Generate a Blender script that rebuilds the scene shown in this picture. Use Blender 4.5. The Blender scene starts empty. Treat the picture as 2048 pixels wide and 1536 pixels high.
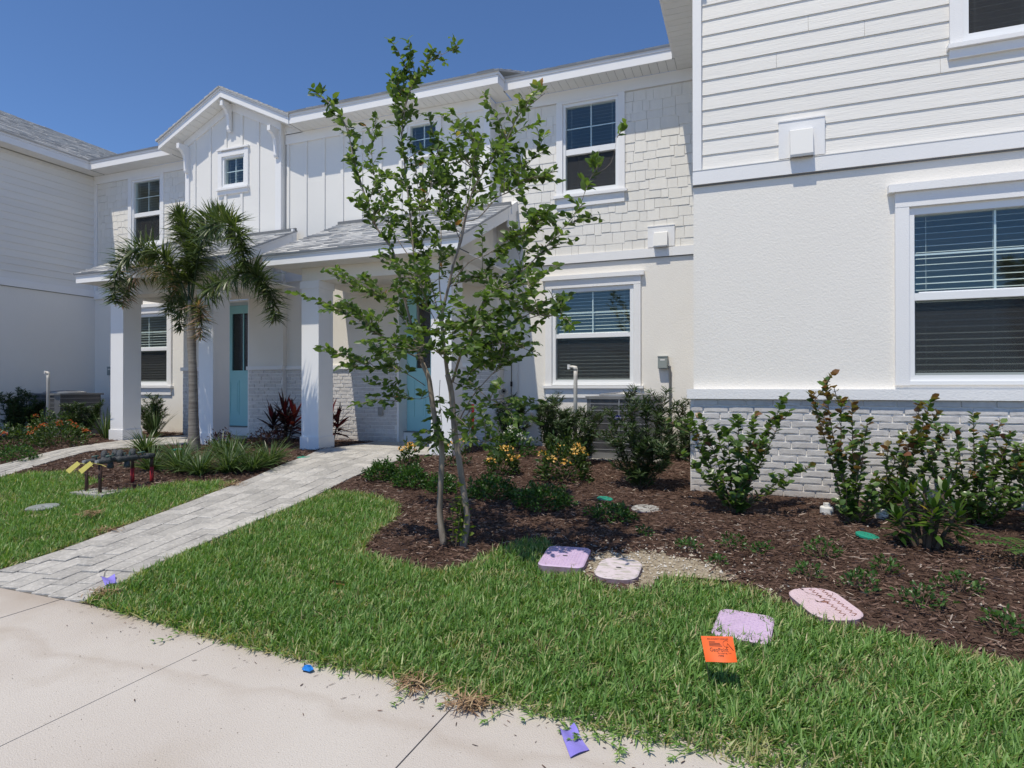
import bpy, math, random
import numpy as np
from mathutils import Vector, Matrix
random.seed(7); RN = np.random.default_rng(11)
R = math.radians
sc = bpy.context.scene
# ------------------------------------------------------------------ camera
cd = bpy.data.cameras.new('camera'); cam = bpy.data.objects.new('camera', cd)
sc.collection.objects.link(cam); sc.camera = cam
cd.sensor_width = 36.0; cd.lens = 36.0*1219/2048; cd.clip_end = 600; cd.clip_start = .05
cam.location = (0, 0, 1.27)
cam.rotation_euler = (R(90)+math.atan(6/1219), 0, R(21.3))
# ------------------------------------------------------------------ sky and sun
AZ, EL = R(16.7), R(65.5)
w = bpy.data.worlds.new('World'); sc.world = w; w.use_nodes = True
nt = w.node_tree; bg = nt.nodes['Background']
sky = nt.nodes.new('ShaderNodeTexSky'); sky.sky_type = 'NISHITA'; sky.sun_disc = False
sky.sun_elevation = EL; sky.sun_rotation = math.pi+AZ
sky.air_density = .8; sky.dust_density = 0; sky.ozone_density = 10; sky.altitude = 0
nt.links.new(sky.outputs[0], bg.inputs[0]); bg.inputs[1].default_value = .15
sd = bpy.data.lights.new('sun', 'SUN'); sd.energy = 3.95; sd.angle = R(.53); sd.color = (1, .93, .785)
sun = bpy.data.objects.new('sun', sd); sc.collection.objects.link(sun)
sun.rotation_euler = Vector((math.sin(AZ)*math.cos(EL), math.cos(AZ)*math.cos(EL), -math.sin(EL))).to_track_quat('-Z', 'Y').to_euler()
sun.location = (-3, -8, 20)
vs = sc.view_settings; vs.view_transform = 'Standard'; vs.look = 'None'; vs.exposure = 0; vs.gamma = 1; vs.use_curve_mapping = False
sc.cycles.max_bounces = 8; sc.cycles.diffuse_bounces = 5; sc.cycles.transparent_max_bounces = 10

# ------------------------------------------------------------------ materials
def sock(n, k, v):
    n.inputs[k].default_value = v
def c4(c): return (c[0], c[1], c[2], 1)
def M(name, col, rough=.6, col2=None, vs=3, vlo=.35, vhi=.65, bump=0, bs=60, bd=3, rnd=0, spec=.3, metal=0, attr=None, st=(1,1,1), var2=None):
    m = bpy.data.materials.new(name); m.use_nodes = True; t = m.node_tree; N = t.nodes; L = t.links
    p = N['Principled BSDF']; p.inputs['Roughness'].default_value = rough
    p.inputs['Specular IOR Level'].default_value = spec; p.inputs['Metallic'].default_value = metal
    g = N.new('ShaderNodeNewGeometry'); mp = N.new('ShaderNodeVectorMath'); mp.operation = 'MULTIPLY'
    mp.inputs[1].default_value = st; L.new(g.outputs['Position'], mp.inputs[0]); pos = mp.outputs[0]
    rgb = N.new('ShaderNodeRGB'); rgb.outputs[0].default_value = c4(col); out = rgb.outputs[0]
    def noisemix(out, c2, scale, lo, hi, det=4):
        n = N.new('ShaderNodeTexNoise'); n.inputs['Scale'].default_value = scale; n.inputs['Detail'].default_value = det
        L.new(pos, n.inputs['Vector'])
        mr = N.new('ShaderNodeMapRange'); mr.inputs[1].default_value = lo; mr.inputs[2].default_value = hi
        L.new(n.outputs[0], mr.inputs[0])
        mx = N.new('ShaderNodeMix'); mx.data_type = 'RGBA'
        L.new(mr.outputs[0], mx.inputs[0]); L.new(out, mx.inputs[6]); mx.inputs[7].default_value = c4(c2)
        return mx.outputs[2]
    if attr:
        a = N.new('ShaderNodeAttribute'); a.attribute_name = 'var'; cr = N.new('ShaderNodeValToRGB')
        L.new(a.outputs['Fac'], cr.inputs[0]); e = cr.color_ramp.elements
        for i, (ps, cc) in enumerate(attr):
            if i < 2: el = e[i]; el.position = ps
            else: el = e.new(ps)
            el.color = c4(cc)
        out = cr.outputs[0]
    if col2: out = noisemix(out, col2, vs, vlo, vhi)
    if var2: out = noisemix(out, var2[0], var2[1], var2[2], var2[3], 6)
    if rnd:
        oi = N.new('ShaderNodeObjectInfo'); mr = N.new('ShaderNodeMapRange')
        mr.inputs[3].default_value = 1-rnd; mr.inputs[4].default_value = 1+rnd; L.new(oi.outputs['Random'], mr.inputs[0])
        h = N.new('ShaderNodeHueSaturation'); L.new(out, h.inputs['Color']); L.new(mr.outputs[0], h.inputs['Value']); out = h.outputs[0]
    L.new(out, p.inputs['Base Color'])
    if bump:
        n = N.new('ShaderNodeTexNoise'); n.inputs['Scale'].default_value = bs; n.inputs['Detail'].default_value = bd
        L.new(pos, n.inputs['Vector']); b = N.new('ShaderNodeBump'); b.inputs['Distance'].default_value = bump; b.inputs['Strength'].default_value = 1
        L.new(n.outputs[0], b.inputs['Height']); L.new(b.outputs[0], p.inputs['Normal'])
    m['p'] = 1
    return m
def leafmat(name, ramp, tr=.35, rough=.42, spec=.4):
    m = M(name, (.1,.1,.1), rough, attr=ramp, spec=spec); t = m.node_tree; N = t.nodes; L = t.links
    p = N['Principled BSDF']; o = N['Material Output']; src = p.inputs['Base Color'].links[0].from_socket
    h = N.new('ShaderNodeMix'); h.data_type = 'RGBA'; h.blend_type = 'MULTIPLY'; h.inputs[0].default_value = 1
    L.new(src, h.inputs[6]); h.inputs[7].default_value = (1.5, 1.6, .55, 1)
    tl = N.new('ShaderNodeBsdfTranslucent'); L.new(h.outputs[2], tl.inputs[0])
    mx = N.new('ShaderNodeMixShader'); mx.inputs[0].default_value = tr
    L.new(p.outputs[0], mx.inputs[1]); L.new(tl.outputs[0], mx.inputs[2]); L.new(mx.outputs[0], o.inputs[0])
    return m
def glassmat(name, tint, base, refl=(.8,.92,1)):
    m = bpy.data.materials.new(name); m.use_nodes = True; t = m.node_tree; N = t.nodes; L = t.links
    N.remove(N['Principled BSDF']); o = N['Material Output']
    tr = N.new('ShaderNodeBsdfTransparent'); tr.inputs[0].default_value = c4(tint)
    gl = N.new('ShaderNodeBsdfGlossy'); gl.inputs[0].default_value = c4(refl); gl.inputs['Roughness'].default_value = .015
    g = N.new('ShaderNodeNewGeometry'); dt = N.new('ShaderNodeVectorMath'); dt.operation = 'DOT_PRODUCT'; L.new(g.outputs['Normal'], dt.inputs[0]); L.new(g.outputs['Incoming'], dt.inputs[1])
    ab = N.new('ShaderNodeMath'); ab.operation = 'ABSOLUTE'; L.new(dt.outputs['Value'], ab.inputs[0]); om = N.new('ShaderNodeMath'); om.operation = 'SUBTRACT'; om.inputs[0].default_value = 1; L.new(ab.outputs[0], om.inputs[1])
    pw = N.new('ShaderNodeMath'); pw.operation = 'POWER'; pw.inputs[1].default_value = 5; L.new(om.outputs[0], pw.inputs[0])
    ad = N.new('ShaderNodeMath'); ad.operation = 'MULTIPLY_ADD'; ad.inputs[1].default_value = .9; ad.inputs[2].default_value = base+.04; ad.use_clamp = True
    mx = N.new('ShaderNodeMixShader'); L.new(pw.outputs[0], ad.inputs[0]); L.new(ad.outputs[0], mx.inputs[0])
    L.new(tr.outputs[0], mx.inputs[1]); L.new(gl.outputs[0], mx.inputs[2]); L.new(mx.outputs[0], o.inputs[0])
    return m
def screenmat(name):
    m = bpy.data.materials.new(name); m.use_nodes = True; t = m.node_tree; N = t.nodes; L = t.links
    p = N['Principled BSDF']; p.inputs['Base Color'].default_value = (.03,.03,.032,1); p.inputs['Roughness'].default_value = .7
    tr = N.new('ShaderNodeBsdfTransparent'); mx = N.new('ShaderNodeMixShader'); mx.inputs[0].default_value = .42
    L.new(tr.outputs[0], mx.inputs[1]); L.new(p.outputs[0], mx.inputs[2]); L.new(mx.outputs[0], N['Material Output'].inputs[0])
    return m
MT = dict(
 stucco=M('stucco', (.835,.80,.745), .85, col2=(.81,.775,.72), vs=.8, bump=.0026, bs=62, bd=2.5, var2=((.815,.78,.725), 6, .45, .75)),
 trim=M('trim_paint', (.84,.83,.825), .5, col2=(.815,.805,.80), vs=2, bump=.0015, bs=90, spec=.35),
 stuctrim=M('stucco_trim', (.84,.83,.825), .8, col2=(.80,.79,.785), vs=2, bump=.0025, bs=60, bd=2),
 plank=M('siding_paint', (.79,.765,.725), .6, col2=(.765,.74,.70), vs=1.5, bump=.003, bs=9, bd=6, rnd=.025, st=(1,6,18)),
 plankx=M('side_siding_paint', (.79,.765,.725), .6, col2=(.765,.74,.70), vs=1.5, bump=.003, bs=9, bd=6, rnd=.02, st=(6,1,18)),
 shake=M('shake_paint', (.80,.77,.715), .65, col2=(.77,.74,.685), vs=3, bump=.003, bs=30, bd=5, rnd=.035, st=(6,1,1)),
 panel=M('panel_paint', (.81,.79,.755), .6, col2=(.785,.765,.73), vs=1, bump=.001, bs=80),
 cream=M('cream_stucco', (.78,.74,.675), .8, col2=(.755,.715,.65), vs=1.5, bump=.003, bs=45, bd=2),
 brick=M('painted_brick', (.64,.615,.60), .85, col2=(.55,.525,.51), vs=22, vlo=.4, vhi=.75, bump=.002, bs=90, bd=5, rnd=.08),
 mortar=M('mortar', (.83,.805,.78), .9, col2=(.78,.755,.73), vs=14, bump=.003, bs=50, bd=4),
 roof=M('roof_shingle', (.3,.3,.3), .95, attr=[(0,(.36,.36,.36)),(.5,(.52,.515,.51)),(1,(.64,.635,.62))], bump=.003, bs=250, col2=(.44,.44,.43), vs=120, vlo=.5, vhi=.8, spec=.1),
 dark=M('shadow_gap', (.05,.05,.05), .9),
 soffit=M('soffit_vinyl', (.80,.79,.76), .5, rnd=.02),
 vinyl=M('window_vinyl', (.82,.825,.83), .35),
 slat=M('blind_slat', (.7,.7,.68), .5),
 room=M('room_paint', (.5,.48,.45), .9),
 door=M('door_teal', (.36,.66,.70), .45, col2=(.345,.64,.68), vs=3),
 glass=glassmat('glass', (.94,.98,.97), .016, (.72,.84,.84)), glassd=glassmat('door_glass', (.4,.42,.43), .06, (.9,.92,.95)),
 screen=screenmat('insect_mesh'),
 conc=M('concrete', (.57,.525,.48), .9, col2=(.525,.475,.43), vs=1.3, vlo=.4, vhi=.66, bump=.004, bs=170, bd=6, var2=((.49,.435,.38), 2.3, .56, .76)),
 conc2=M('grey_concrete', (.42,.41,.39), .9, col2=(.30,.29,.27), vs=9, bump=.004, bs=80, bd=5),
 paver=M('paver_concrete', (.445,.425,.395), .9, col2=(.34,.325,.305), vs=7, vlo=.38, vhi=.7, bump=.006, bs=110, bd=5, rnd=.15, var2=((.56,.53,.49), 40, .5, .7)),
 sand=M('joint_sand', (.15,.135,.115), .95, bump=.004, bs=150),
 soil=M('soil', (.06,.045,.03), .95, col2=(.10,.085,.045), vs=8, bump=.02, bs=50),
 mulchg=M('mulch_base', (.055,.03,.021), .95, col2=(.12,.072,.052), vs=35, bump=.03, bs=60, bd=6),
 chip=M('mulch_chip', (.1,.05,.03), .9, attr=[(0,(.032,.016,.012)),(.4,(.108,.064,.048)),(.8,(.24,.158,.125)),(1,(.42,.34,.28))], spec=.12),
 shell=M('crushed_shell', (.42,.36,.27), .95, col2=(.26,.21,.15), vs=40, bump=.012, bs=120, bd=5),
 pebble=M('shell_pebble', (.6,.56,.5), .9, attr=[(0,(.34,.28,.2)),(.6,(.58,.52,.43)),(1,(.75,.73,.69))]),
 bounceg=M('bounce_sand', (.42,.36,.28), .95, col2=(.34,.31,.2), vs=.3, bump=.05, bs=20),  # invented pale sand tone for unseen ground, warms the fill light by bounce
 grass=leafmat('grass_blade', [(0,(.05,.115,.025)),(.45,(.135,.265,.062)),(.8,(.235,.39,.11)),(.9,(.38,.45,.19)),(1,(.50,.40,.24))], .3, .45),
 bark=M('tree_bark', (.30,.255,.21), .85, col2=(.19,.155,.125), vs=30, bump=.004, bs=40, bd=4, st=(1,1,.25)),
 twig=M('twig_bark', (.12,.085,.06), .85),
 palmbark=M('palm_trunk_bark', (.27,.245,.21), .85, col2=(.16,.135,.115), vs=10, bump=.006, bs=25, st=(.4,.4,4)),
 myrtle=leafmat('myrtle_leaf', [(0,(.045,.08,.022)),(.5,(.105,.175,.045)),(.85,(.19,.27,.075)),(.95,(.29,.31,.08)),(1,(.42,.20,.07))], .4, .4),
 sprout=leafmat('sprout_leaf', [(0,(.06,.12,.02)),(1,(.20,.27,.05))], .45),
 palmlf=leafmat('palm_leaflet', [(0,(.03,.055,.018)),(.6,(.08,.12,.04)),(.9,(.17,.21,.075)),(1,(.36,.24,.18))], .25, .35),
 coco=leafmat('cocoplum_leaf', [(0,(.035,.075,.02)),(.5,(.09,.16,.04)),(.8,(.17,.25,.07)),(1,(.20,.075,.045))], .3, .3, .5),
 podo=leafmat('podocarpus_leaf', [(0,(.022,.045,.016)),(.6,(.055,.095,.032)),(1,(.13,.18,.07))], .2, .4),
 croton=leafmat('croton_leaf', [(0,(.02,.05,.01)),(.5,(.065,.135,.02)),(.8,(.16,.21,.03)),(.9,(.38,.28,.03)),(1,(.10,.02,.025))], .3, .3, .5),
 box=leafmat('ground_shrub_leaf', [(0,(.02,.055,.014)),(.6,(.055,.125,.025)),(1,(.11,.21,.045))], .3, .35),
 ixleaf=leafmat('ixora_leaf', [(0,(.02,.05,.012)),(.6,(.05,.09,.02)),(1,(.11,.15,.035))], .3),
 yel=leafmat('yellow_petal', [(0,(.85,.42,.08)),(1,(.95,.66,.25))], .3, .6), ora=leafmat('orange_petal', [(0,(.42,.07,.02)),(1,(.62,.15,.04))], .3, .6),
 whi=leafmat('white_petal', [(0,(.7,.7,.68)),(1,(.8,.8,.8))], .3, .6),
 cordy=leafmat('cordyline_leaf', [(0,(.018,.013,.013)),(.5,(.055,.014,.02)),(1,(.20,.022,.032))], .3, .35),
 loro=leafmat('loropetalum_leaf', [(0,(.03,.015,.015)),(.6,(.09,.035,.03)),(1,(.17,.09,.05))], .3),
 lir=leafmat('liriope_blade', [(0,(.03,.06,.02)),(.6,(.075,.13,.04)),(1,(.22,.28,.13))], .25, .35),
 acmet=M('condenser_paint', (.20,.20,.20), .45, col2=(.17,.17,.17), vs=6, spec=.4), acdark=M('condenser_coil', (.035,.035,.037), .7),
 acwire=M('condenser_wire', (.36,.36,.37), .4, metal=.4), badge=M('badge_blue', (.02,.02,.22), .3),
 white=M('white_plastic', (.72,.71,.69), .5), black=M('black_print', (.02,.015,.012), .6),
 pvc=M('pvc_pipe', (.66,.63,.57), .45, col2=(.55,.51,.45), vs=8), elec=M('grey_box_paint', (.27,.30,.29), .5), conduit=M('grey_conduit', (.17,.175,.18), .5),
 lilac=M('lilac_plastic', (.58,.44,.61), .55, col2=(.52,.39,.55), vs=9, bump=.004, bs=60, bd=2, var2=((.34,.27,.30), 16, .58, .74)), lilacw=M('faded_pink_plastic', (.62,.54,.57), .65, col2=(.46,.42,.38), vs=9, vlo=.48, vhi=.62, var2=((.30,.29,.24), 26, .56, .68), st=(1,2.4,1)),
 lilacr=M('pink_plastic', (.62,.48,.52), .6, col2=(.58,.45,.47), vs=8, var2=((.42,.17,.15), 7, .68, .78)), lidside=M('lid_rim', (.30,.22,.29), .7, col2=(.2,.14,.13), vs=20),
 greylid=M('grey_lid', (.28,.30,.31), .8, col2=(.2,.22,.2), vs=14, bump=.004), green=M('green_plastic', (.02,.30,.20), .45, col2=(.03,.26,.18), vs=20),
 orange=M('orange_vinyl', (.82,.12,.015), .5, col2=(.74,.10,.012), vs=15), purple=M('purple_vinyl', (.24,.20,.62), .45, col2=(.28,.24,.68), vs=14),
 blue=M('blue_foil', (.02,.20,.62), .35, bump=.01, bs=60), wire=M('wire_steel', (.12,.09,.07), .6, metal=.3),
 rust=M('brown_pipe', (.085,.045,.035), .7, col2=(.05,.03,.025), vs=20), redpipe=M('red_pipe', (.34,.015,.02), .5, col2=(.26,.02,.02), vs=15),
 valve=M('valve_bronze', (.075,.08,.085), .6, col2=(.05,.055,.06), vs=25, bump=.01, bs=70), valveg=M('valve_green', (.08,.17,.14), .6, col2=(.13,.15,.14), vs=25), tag=M('yellow_tag', (.72,.62,.16), .6, col2=(.66,.56,.15), vs=30),
 red=M('red_plastic', (.5,.02,.03), .4), brown=M('dead_leaf', (.17,.055,.03), .7, col2=(.26,.11,.06), vs=40), straw=M('dry_grass', (.4,.28,.16), .9, attr=[(0,(.16,.09,.05)),(.6,(.34,.22,.13)),(1,(.48,.37,.22))]),
)

def weather_concrete(m):
    """grit specks everywhere and a brown tide mark of washed soil along the turf edge"""
    t = m.node_tree; N = t.nodes; L = t.links; p = N['Principled BSDF']; src = p.inputs['Base Color'].links[0].from_socket; g = N.new('ShaderNodeNewGeometry')
    n = N.new('ShaderNodeTexNoise'); n.inputs['Scale'].default_value = 75; n.inputs['Detail'].default_value = 1; L.new(g.outputs['Position'], n.inputs['Vector'])
    r = N.new('ShaderNodeMapRange'); r.inputs[1].default_value = .73; r.inputs[2].default_value = .78; L.new(n.outputs[0], r.inputs[0])
    mx = N.new('ShaderNodeMix'); mx.data_type = 'RGBA'; L.new(r.outputs[0], mx.inputs[0]); L.new(src, mx.inputs[6]); mx.inputs[7].default_value = (.16,.13,.11,1)
    s = N.new('ShaderNodeSeparateXYZ'); L.new(g.outputs['Position'], s.inputs[0]); n2 = N.new('ShaderNodeTexNoise'); n2.inputs['Scale'].default_value = 2.1; n2.inputs['Detail'].default_value = 5; L.new(g.outputs['Position'], n2.inputs['Vector'])
    a = N.new('ShaderNodeMath'); a.operation = 'MULTIPLY_ADD'; a.inputs[1].default_value = .55; L.new(n2.outputs[0], a.inputs[0]); L.new(s.outputs['Y'], a.inputs[2])
    cr = N.new('ShaderNodeValToRGB'); mr = N.new('ShaderNodeMapRange'); mr.inputs[1].default_value = 2.1; mr.inputs[2].default_value = 2.75; L.new(a.outputs[0], mr.inputs[0]); L.new(mr.outputs[0], cr.inputs[0])
    e = cr.color_ramp.elements; e[0].position = .12; e[0].color = (0,0,0,1); e[1].position = 1; e[1].color = (.6,.6,.6,1)
    for ps, v in ((.23,.22),(.30,.04),(.6,.12)): q = e.new(ps); q.color = (v,v,v,1)
    m2 = N.new('ShaderNodeMix'); m2.data_type = 'RGBA'; L.new(cr.outputs[0], m2.inputs[0]); L.new(mx.outputs[2], m2.inputs[6]); m2.inputs[7].default_value = (.30,.225,.16,1); L.new(m2.outputs[2], p.inputs['Base Color'])
weather_concrete(MT['conc'])

def splash(m, z0, z1, col=(.36,.27,.2)):
    """soil splashed up the foot of a wall in uneven tongues"""
    t = m.node_tree; N = t.nodes; L = t.links; p = N['Principled BSDF']; src = p.inputs['Base Color'].links[0].from_socket; g = N.new('ShaderNodeNewGeometry')
    n = N.new('ShaderNodeTexNoise'); n.inputs['Scale'].default_value = 9; n.inputs['Detail'].default_value = 6; L.new(g.outputs['Position'], n.inputs['Vector']); s = N.new('ShaderNodeSeparateXYZ'); L.new(g.outputs['Position'], s.inputs[0])
    a = N.new('ShaderNodeMath'); a.operation = 'MULTIPLY_ADD'; a.inputs[1].default_value = (z1-z0)*1.4; L.new(n.outputs[0], a.inputs[0]); L.new(s.outputs['Z'], a.inputs[2])
    r = N.new('ShaderNodeMapRange'); r.inputs[1].default_value = z1+(z1-z0)*.7; r.inputs[2].default_value = z0+(z1-z0)*.4; r.inputs[4].default_value = .55; L.new(a.outputs[0], r.inputs[0])
    mx = N.new('ShaderNodeMix'); mx.data_type = 'RGBA'; L.new(r.outputs[0], mx.inputs[0]); L.new(src, mx.inputs[6]); mx.inputs[7].default_value = c4(col); L.new(mx.outputs[2], p.inputs['Base Color'])
for k in ('brick','mortar','stucco'): splash(MT[k], .24, .44)
TREE=[([(-2.119,4.05,0.085),(-2.153,4.05,0.276),(-2.157,4.05,0.425),(-2.14,4.05,0.8),(-2.186,4.05,0.948),(-2.233,4.05,1.225),(-2.254,4.05,1.342),(-2.306,4.05,1.448)],0.032,0.024,9),([(-2.306,4.05,1.448),(-2.353,4.05,1.581),(-2.389,4.0,1.79),(-2.427,3.97,1.976),(-2.493,3.93,2.297),(-2.619,3.9,2.474),(-2.704,3.85,2.762),(-2.798,3.85,3.037),(-2.843,3.85,3.229),(-2.977,3.85,3.426),(-3.141,3.85,3.558)],0.02,0.003,0.25),([(-2.306,4.05,1.448),(-2.365,4.1,1.746),(-2.434,4.15,2.229),(-2.474,4.15,2.619),(-2.514,4.15,2.94),(-2.551,4.15,3.248),(-2.583,4.15,3.418),(-2.578,4.15,3.729)],0.017,0.003,0.3),([(-2.551,4.15,3.248),(-2.528,4.15,3.425),(-2.486,4.17,3.603),(-2.422,4.2,3.747),(-2.285,4.2,3.83),(-2.086,4.2,3.883)],0.007,0.002,0.1),([(-2.578,4.15,3.374),(-2.61,4.15,3.577),(-2.564,4.15,3.726),(-2.496,4.15,3.8)],0.005,0.002,0.2),([(-1.957,4.03,0.105),(-1.934,4.05,0.293),(-1.95,4.05,0.439),(-2.011,4.05,0.804),(-2.036,4.05,0.952),(-2.061,4.05,1.225),(-2.094,4.05,1.363)],0.034,0.027,9),([(-2.094,4.05,1.363),(-2.115,4.05,1.516),(-2.132,4.05,1.643),(-2.14,4.05,1.808),(-2.086,4.05,2.013),(-2.048,4.05,2.174)],0.025,0.016,9),([(-2.048,4.05,2.174),(-1.983,4.05,2.343),(-1.95,4.05,2.491),(-1.897,4.05,2.687),(-1.818,4.0,2.764),(-1.699,3.95,2.87),(-1.577,3.95,3.001),(-1.499,3.95,3.148),(-1.389,3.95,3.223),(-1.299,3.95,3.276)],0.014,0.003,0.25),([(-2.086,4.05,2.013),(-1.85,3.9,2.15),(-1.66,3.8,2.174),(-1.476,3.75,2.249),(-1.329,3.75,2.291),(-1.264,3.75,2.395)],0.007,0.002,0.55),([(-2.053,4.05,1.307),(-1.934,3.95,1.507),(-1.85,3.9,1.581),(-1.72,3.8,1.806),(-1.595,3.75,1.898),(-1.437,3.75,1.991),(-1.301,3.75,2.106),(-1.172,3.75,2.231),(-1.066,3.75,2.333),(-0.984,3.75,2.452)],0.015,0.002,0.2),([(-0.984,3.75,2.452),(-0.942,3.75,2.573),(-0.872,3.75,2.658)],0.003,0.0015,0.2),([(-0.919,3.75,2.601),(-0.802,3.75,2.664),(-0.762,3.75,2.835)],0.002,0.001,0.93),([(-2.048,4.05,2.174),(-2.04,4.05,2.181),(-2.051,4.25,2.586),(-2.047,4.35,2.899),(-1.99,4.35,3.158),(-2.094,4.35,3.292)],0.01,0.002,0.35),([(-2.127,4.05,1.77),(-2.245,4.2,2.1),(-2.254,4.25,2.415),(-2.29,4.3,2.707),(-2.326,4.35,3.078),(-2.362,4.35,3.22)],0.009,0.002,0.3),([(-2.115,4.05,1.583),(-2.344,4.3,2.003),(-2.44,4.35,2.234),(-2.49,4.35,2.531),(-2.557,4.4,3.011),(-2.576,4.4,3.145)],0.009,0.002,0.3),([(-1.95,4.05,2.491),(-1.796,3.95,2.475),(-1.619,3.85,2.561),(-1.527,3.85,2.598),(-1.4,3.85,2.664),(-1.266,3.85,2.684),(-1.172,3.85,2.695)],0.006,0.002,0.3),([(-1.897,4.05,2.687),(-1.713,4.15,2.787),(-1.555,4.2,2.861),(-1.465,4.2,2.962),(-1.411,4.2,3.045)],0.005,0.002,0.25),([(-2.434,4.15,2.229),(-2.736,4.35,2.529),(-2.865,4.4,2.763),(-2.974,4.4,3.072),(-3.038,4.45,3.441),(-2.973,4.45,3.581)],0.006,0.002,0.3),([(-2.306,4.05,1.474),(-2.33,3.75,1.548),(-2.393,3.65,1.62),(-2.444,3.55,1.69),(-2.597,3.55,1.772),(-2.766,3.55,1.822)],0.008,0.002,0.15),([(-2.353,4.05,1.627),(-2.626,4.25,1.85),(-2.715,4.25,1.956),(-2.806,4.25,2.013),(-3.014,4.25,2.074),(-3.209,4.25,2.17)],0.007,0.002,0.15),([(-2.284,4.05,1.281),(-2.312,3.85,1.361),(-2.428,3.8,1.408),(-2.569,3.75,1.412),(-2.634,3.75,1.442),(-2.787,3.75,1.388)],0.005,0.002,0.3),([(-2.233,4.05,1.21),(-2.27,3.95,1.181),(-2.329,3.85,1.194),(-2.421,3.85,1.153)],0.004,0.002,0.3),([(-1.765,3.85,1.662),(-1.51,3.55,1.707),(-1.361,3.55,1.76),(-1.206,3.55,1.712),(-1.087,3.55,1.701),(-1.046,3.55,1.645)],0.006,0.002,0.45),([(-1.934,3.95,1.507),(-1.731,3.75,1.52),(-1.465,3.55,1.547),(-1.364,3.55,1.532),(-1.278,3.55,1.499)],0.007,0.002,0.3),([(-2.053,4.05,0.914),(-1.815,3.85,1.179),(-1.628,3.75,1.334),(-1.527,3.7,1.414),(-1.492,3.7,1.545)],0.008,0.002,0.75),([(-2.024,4.05,0.989),(-1.731,3.75,1.131),(-1.599,3.7,1.184),(-1.492,3.7,1.146),(-1.439,3.7,1.055)],0.006,0.002,0.4),([(-2.032,4.05,0.915),(-1.854,3.85,0.934),(-1.694,3.75,0.896),(-1.584,3.75,0.916)],0.004,0.002,0.3),([(-2.21,4.15,1.324),(-2.188,4.1,1.172),(-2.14,4.05,0.986),(-2.157,4.05,0.911)],0.004,0.003,0.3),([(-2.174,4.05,0.903),(-2.186,3.95,0.863),(-2.22,3.9,0.847)],0.004,0.002,0.3),([(-2.048,4.05,1.307),(-1.922,3.95,1.284),(-1.815,3.85,1.371),(-1.739,3.85,1.405),(-1.645,3.85,1.438)],0.005,0.002,0.2),([(-2.253,4.15,1.785),(-2.171,3.85,1.895),(-2.155,3.75,2.021),(-2.195,3.75,2.076)],0.005,0.002,0.2),([(-2.132,4.05,1.643),(-2.075,3.75,1.639),(-2.097,3.65,1.625),(-2.196,3.65,1.559)],0.005,0.002,0.2),([(-2.132,4.05,1.583),(-1.794,3.65,1.682),(-1.679,3.6,1.706),(-1.591,3.6,1.67)],0.005,0.002,0.2),([(-2.115,4.05,1.471),(-1.982,3.65,1.52),(-2.03,3.6,1.552),(-2.107,3.6,1.503)],0.005,0.002,0.2),([(-2.086,4.05,2.013),(-2.094,4.35,2.115),(-1.988,4.45,2.185),(-1.88,4.45,2.276)],0.005,0.002,0.2),([(-1.983,4.05,2.343),(-2.278,4.45,2.674),(-2.327,4.5,2.857),(-2.304,4.5,3.019)],0.005,0.002,0.2),([(-2.474,4.15,2.619),(-2.171,3.85,2.613),(-2.095,3.8,2.696),(-2.071,3.8,2.798)],0.005,0.002,0.2),([(-1.841,4.05,2.782),(-1.834,3.85,2.854),(-1.887,3.8,3.0),(-1.926,3.8,3.075)],0.005,0.002,0.25),([(-1.595,3.75,1.898),(-1.431,3.55,1.816),(-1.296,3.5,1.833),(-1.247,3.5,1.907)],0.004,0.002,0.2),([(-1.437,3.75,1.991),(-1.406,3.75,2.104),(-1.441,3.75,2.206)],0.003,0.0015,0.3),([(-2.619,3.9,2.474),(-2.548,3.75,2.553),(-2.591,3.75,2.631)],0.003,0.0015,0.2)]
PALM_T=[(-7.862,6.87,0.252),(-7.862,6.87,0.465),(-7.872,6.87,0.845),(-7.883,6.87,1.376),(-7.913,6.87,1.909),(-7.934,6.87,2.29),(-7.944,6.87,2.596)]
PALM_F=[[(-7.924,6.87,2.48),(-7.764,6.82,3.031),(-7.521,6.72,3.439),(-7.115,6.57,3.62),(-6.66,6.42,3.503),(-6.38,6.32,3.215),(-6.328,6.32,2.909)],[(-7.944,6.87,2.519),(-7.986,6.87,3.017),(-8.085,6.92,3.495),(-8.207,6.97,3.827),(-8.416,7.02,4.018)],[(-7.965,6.87,2.505),(-8.013,6.77,2.85),(-8.223,6.67,3.225),(-8.538,6.57,3.381),(-8.88,6.52,3.246),(-9.1,6.52,2.917),(-9.122,6.52,2.572)],[(-7.944,6.87,2.504),(-8.351,7.02,2.833),(-8.896,7.17,3.173),(-9.483,7.27,3.273),(-9.841,7.27,3.044),(-9.963,7.27,2.651)],[(-7.903,6.87,2.457),(-7.528,6.77,2.65),(-7.08,6.67,2.798),(-6.56,6.57,2.868),(-6.248,6.57,2.743),(-6.074,6.57,2.459),(-6.03,6.57,2.184)],[(-7.934,6.87,2.481),(-8.207,6.97,2.529),(-8.351,7.02,2.401),(-8.309,7.02,2.164)],[(-7.903,6.87,2.502),(-7.724,6.82,2.472),(-7.607,6.77,2.267),(-7.627,6.77,1.985)],[(-7.944,6.87,2.519),(-8.443,7.07,2.727),(-8.728,7.17,2.676),(-8.784,7.17,2.436)],[(-7.934,6.87,2.504),(-7.93,6.92,3.061),(-7.93,7.02,3.581),(-7.834,7.12,3.906),(-7.58,7.17,3.932)]]
SPEAR=[(-7.965,6.87,2.52),(-8.006,6.87,3.21),(-8.072,6.9,4.027)]
FLAG=[(-0.196, 2.72, 0.208), (-0.068, 2.7, 0.232), (-0.049, 2.62, 0.163), (-0.17, 2.64, 0.134)]
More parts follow.
